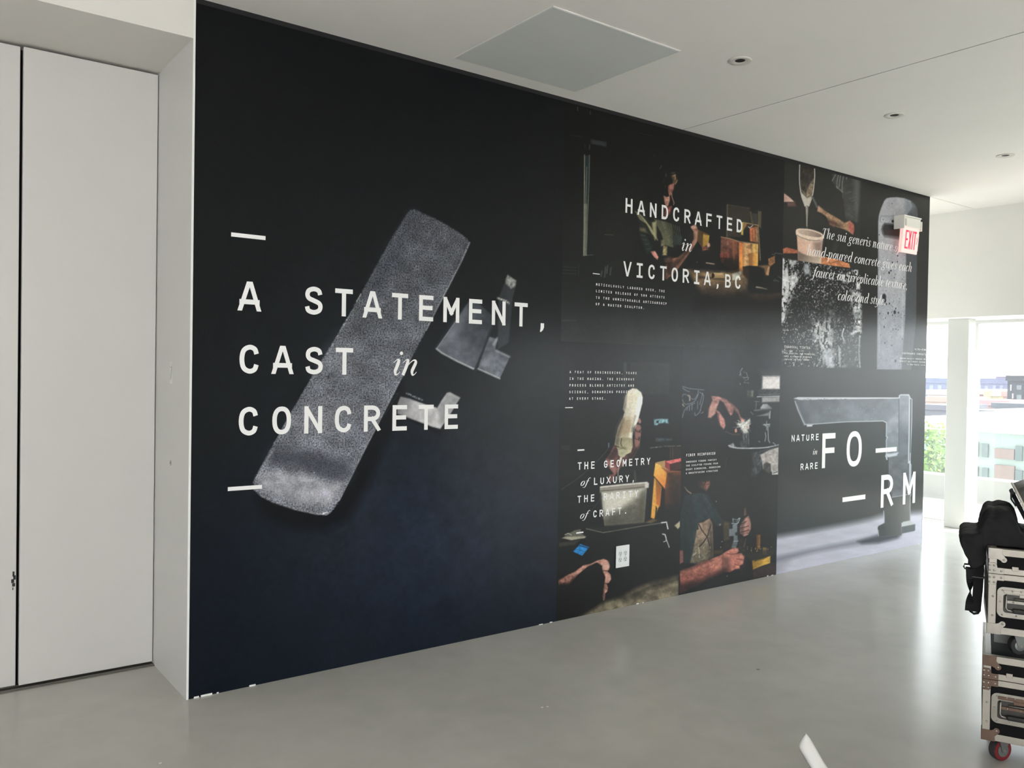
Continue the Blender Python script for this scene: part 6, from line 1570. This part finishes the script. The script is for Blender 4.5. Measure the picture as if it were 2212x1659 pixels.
for i, (u, v, lb) in enumerate(((1183, 1527, 'tiny white scrap on the floor, right one of a close pair'), (1171, 1528.5, 'tiny white scrap on the floor, left one of a close pair'),
                                (346, 1649, 'tiny white scrap on the floor in front of the door recess'))):
    q = hit(u, v, 2, 0)
    b = MB(); a = .6*i
    b.prism([(.006*math.cos(a+t_), .004*math.sin(a+t_)) for t_ in (0, 1.3, 2.4, 3.6, 5.0)], .0, .0016, axis=2)
    o = b.build('paper_scrap', M_PAPER); o.location = (q[0], q[1], .0002); tag(o, lb, 'scrap', 'white scraps on the floor')

# ------------------------------------------------------------------ outside: terrace, parapet, glass guard
M_PAVE = mat('pale_paving', (0.30, 0.285, 0.26, 1), 0.7, var=.05, vscale=2)
M_PARA = mat('parapet_render', (0.26, 0.25, 0.23, 1), 0.7, var=.05, vscale=2)
M_BOUNCE = mat('white_roof_membrane', (0.86, 0.85, 0.82, 1), 0.8)
te = struct(MB().box(8.15, 10.05, -14, 8, -.35, -.045).build('floor_terrace', M_PAVE))
struct(MB().box(-12, 8.15, -14, -9.3, -.35, -.045).build('floor_terrace_back', M_BOUNCE))  # unseen white slabs added to bounce sunlight up to the ceiling
struct(MB().box(-12, -7.3, -9.3, 8, -.35, -.045).build('floor_terrace_left', M_BOUNCE))
dk = MB()
for x in (8.20, 8.34): dk.box(x, x+.018, -14, 8, -.045, -.040)
dk.build('drain_slot', M_GAP, te)
struct(MB().box(10.05, 10.30, -14, 8, -1.0, .27).build('wall_parapet', M_PARA, bevel=.01))
MB().box(10.045, 10.05, -14, 8, -.045, -.02).build('joint', M_GAP, te)
def guard_glass():
    m = bpy.data.materials.new('guard_glass'); m.use_nodes = True
    n = m.node_tree; n.nodes.clear(); k = n.links.new
    o = n.nodes.new('ShaderNodeOutputMaterial'); tr = n.nodes.new('ShaderNodeBsdfTransparent'); tr.inputs[0].default_value = (0.82, 0.90, 0.86, 1)
    gl = n.nodes.new('ShaderNodeBsdfGlossy'); gl.inputs['Roughness'].default_value = .03
    fr = schlick(n); m1 = n.nodes.new('ShaderNodeMixShader')
    k(fr.outputs[0], m1.inputs[0]); k(tr.outputs[0], m1.inputs[1]); k(gl.outputs[0], m1.inputs[2]); k(m1.outputs[0], o.inputs[0])
    return m
gg = empty('glass_guard', (10.17, 0, .27))
tag(gg, 'frameless glass guard rail standing on the terrace parapet', 'glass guard')
M_GUARD = guard_glass()
for y0 in (-4.4, -2.9, -1.4, .1, 1.6, 3.1): MB().box(-.008, .008, y0+.01, y0+1.49, .0, .585).build('pane', M_GUARD, gg)
MB().box(-.014, .014, -4.4, 4.6, .585, .597).build('top_rail', mat('rail_metal', (.6, .62, .6, 1), .3, metal=.8), gg)

# ------------------------------------------------------------------ outside: the city
GZ = -24.0
CITY = 0.5
M_STREET = mat('street', (0.17, 0.17, 0.17, 1), .9, var=.15, vscale=.02)
gr_ = struct(MB().box(20, 1600, -900, 1200, GZ-.5, GZ).build('floor_street', M_STREET))
def bldg(label, u0, u1, v, X, depth, color, wins=(), zb=GZ, name='building', roof=None):
    """block whose street front stands at x=X; u0..u1 and the roof line v are read from the photo"""
    a, b = hit(u0, v, 0, X), hit(u1, v, 0, X)
    zt_ = (a[2]+b[2])/2
    t = empty(name, (X, (a[1]+b[1])/2, zb)); hw = abs(a[1]-b[1])/2
    tag(t, label, 'building')
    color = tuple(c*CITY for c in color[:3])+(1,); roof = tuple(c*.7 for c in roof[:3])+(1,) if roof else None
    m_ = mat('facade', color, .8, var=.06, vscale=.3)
    MB().box(0, depth, -hw, hw, 0, zt_-zb).build('block', m_, t)
    MB().box(-.25, depth+.25, -hw-.25, hw+.25, zt_-zb, zt_-zb+max(.35, X*.006)).build('roof_edge', mat('roof', roof or color, .8), t)
    for (p0, q0, p1, q1, c) in wins:
        A_, B_ = hit(p0, q0, 0, X), hit(p1, q1, 0, X)
        y0, y1 = sorted((A_[1], B_[1])); z0_, z1_ = sorted((A_[2], B_[2]))
        w_ = MB().box(-.12, .02, y0-t.location.y, y1-t.location.y, z0_-zb, z1_-zb).build('window', mat('window_infill', tuple(k_*.6 for k_ in c[:3])+(1,), .35), t)
    return t
G_ = (.055, .065, .075, 1); BR = (.20, .085, .075, 1)
bldg('pale grey building with brick bays just beyond the glass guard', 2096, 2300, 934, 34, 26, (.36, .37, .35, 1),
     [(2106,954,2114.6,986,G_), (2106,1007,2114.6,1034,G_), (2124,958,2136,988,G_), (2124,1010,2136,1040,G_), (2151,968,2193,993,BR), (2151,1003,2193,1040,BR), (2196,963,2210,996,G_), (2196,1015,2210,1042,G_)], roof=(.62, .60, .56, 1))
bldg('pale building behind the green tree', 1990, 2047, 927, 34, 20, (.36, .38, .36, 1), [(2026,945,2034,958,G_), (2036,946,2042,958,G_)], roof=(.62, .58, .54, 1))
bldg('dark building with narrow lit windows at the right edge', 2176.5, 2240, 823, 160, 40, (.030, .036, .050, 1),
     [(2183,831,2185.2,844,(.5,.5,.5,1)), (2187,850,2189.2,861,(.6,.6,.6,1)), (2197,832,2207,842,(.10,.11,.13,1)), (2197,853,2207,864,(.10,.12,.13,1)), (2197,870,2207,880,(.10,.11,.13,1))])
bldg('long blue-grey building below the dark one', 2148, 2230, 883, 95, 25, (.085, .095, .115, 1), [(2163,897,2167.5,908,(.6,.6,.55,1)), (2171,902,2179,908,(.6,.6,.55,1)), (2198,905,2206,910,(.6,.6,.6,1))])
bldg('low grey building beside the pillar', 2100, 2143, 897, 80, 20, (.14, .15, .16, 1), [(2143-1.5,895,2147,908,(.5,.5,.36,1))])
bldg('small white block with a dark opening', 2108, 2131, 902, 60, 10, (.55, .54, .53, 1), [(2114,909,2119,914,(.1,.1,.1,1))], zb=GZ)
bldg('low orange-roofed building at the right edge', 2199, 2240, 911, 62, 12, (.50, .30, .20, 1), roof=(.55, .30, .22, 1))
bldg('far lilac tower block on the skyline', 2119, 2178, 829, 420, 60, (.17, .17, .27, 1), [(2128,833,2134,846,(.20,.20,.30,1)), (2145,833,2151,846,(.20,.20,.30,1)), (2160,833,2166,846,(.20,.20,.30,1))])  # lilac facade colour has the distance haze mixed in
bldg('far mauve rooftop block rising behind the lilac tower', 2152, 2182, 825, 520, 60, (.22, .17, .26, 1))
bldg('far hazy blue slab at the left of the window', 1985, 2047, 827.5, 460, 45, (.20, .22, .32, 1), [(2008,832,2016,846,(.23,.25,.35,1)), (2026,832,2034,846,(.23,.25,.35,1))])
bldg('red brick tower with a pale cap', 2114, 2127, 852, 230, 14, (.30, .13, .12, 1), roof=(.6, .58, .56, 1))
bldg('yellow building next to the red tower', 2127.5, 2142, 856, 220, 16, (.50, .44, .26, 1))
bldg('white apartment block in the middle distance', 2144, 2163, 856, 262, 20, (.50, .47, .46, 1), [(2148,860,2151,863,G_), (2155,861,2158,864,G_)])
bldg('pink building beside the dark building', 2166, 2176, 857, 210, 14, (.48, .30, .26, 1))
bldg('cream low-rise row behind the left pane', 2003, 2046, 853, 250, 20, (.48, .40, .36, 1), [(2006,856,2020,866,(.20,.20,.30,1))])
bldg('orange low-rise building behind the left pane', 2000, 2046, 868, 190, 20, (.45, .32, .26, 1), [(2026,872,2032,880,(.12,.12,.16,1))])
bldg('long slate-roofed warehouse behind the left pane', 1985, 2044, 885, 120, 12, (.13, .13, .16, 1))
bldg('pink-edged rooftop in front of the warehouse', 1985, 2044, 912, 66, 8, (.50, .36, .32, 1), roof=(.6, .52, .48, 1))
bldg('red-railed roof in front of the skyline', 2108, 2180, 876, 136, 10, (.42, .22, .20, 1), [(2150,878,2153,882,(.6,.6,.6,1)), (2156,878,2160,882,(.6,.6,.6,1))], roof=(.5, .2, .2, 1))
# tree below the terrace
M_LEAF = mat('lime_leaf', (0.15, 0.23, 0.035, 1), .6, var=.35, vscale=1.2)
M_BARK = mat('bark', (.12, .09, .06, 1), .9)
tc_ = Vector(hit(2010, 985, 0, 22.0))
tr_ = empty('tree', (tc_.x, tc_.y, GZ)); tag(tr_, 'lime green leafy tree growing beyond the terrace parapet', 'tree')
rs = np.random.RandomState(4); b = MB(); hT = tc_.z-GZ
for k in range(5200):
    cx, cy, cz, r = [(0, 0, 0, 1.0), (.1, .55, .35, .65), (.2, -.35, -.35, .75), (-.2, .2, -.6, .8), (0, -.6, -.75, .6), (.1, .9, -.2, .7)][k % 6]
    d = rs.normal(size=3); d /= np.linalg.norm(d); rr = r*rs.uniform(.75, 1.05)
    c = np.array([cx, cy, cz+hT])+d*rr*np.array([.9, 1, .9])
    a1_, a2_ = rs.normal(size=3), rs.normal(size=3); a1_ /= np.linalg.norm(a1_); a2_ -= a1_*(a1_@a2_); a2_ /= np.linalg.norm(a2_)
    s_ = rs.uniform(.05, .10)
    b.add([c-a1_*s_, c+a2_*s_*.5, c+a1_*s_, c-a2_*s_*.5], [(0, 1, 2, 3)])
fo = b.build('foliage', M_LEAF, tr_); fo['kind'] = 'stuff'
MB().tube([(0, 0, 0), (.1, .05, hT*.5), (0, 0, hT)], [.28, .2, .08], 10).build('trunk', M_BARK, tr_)
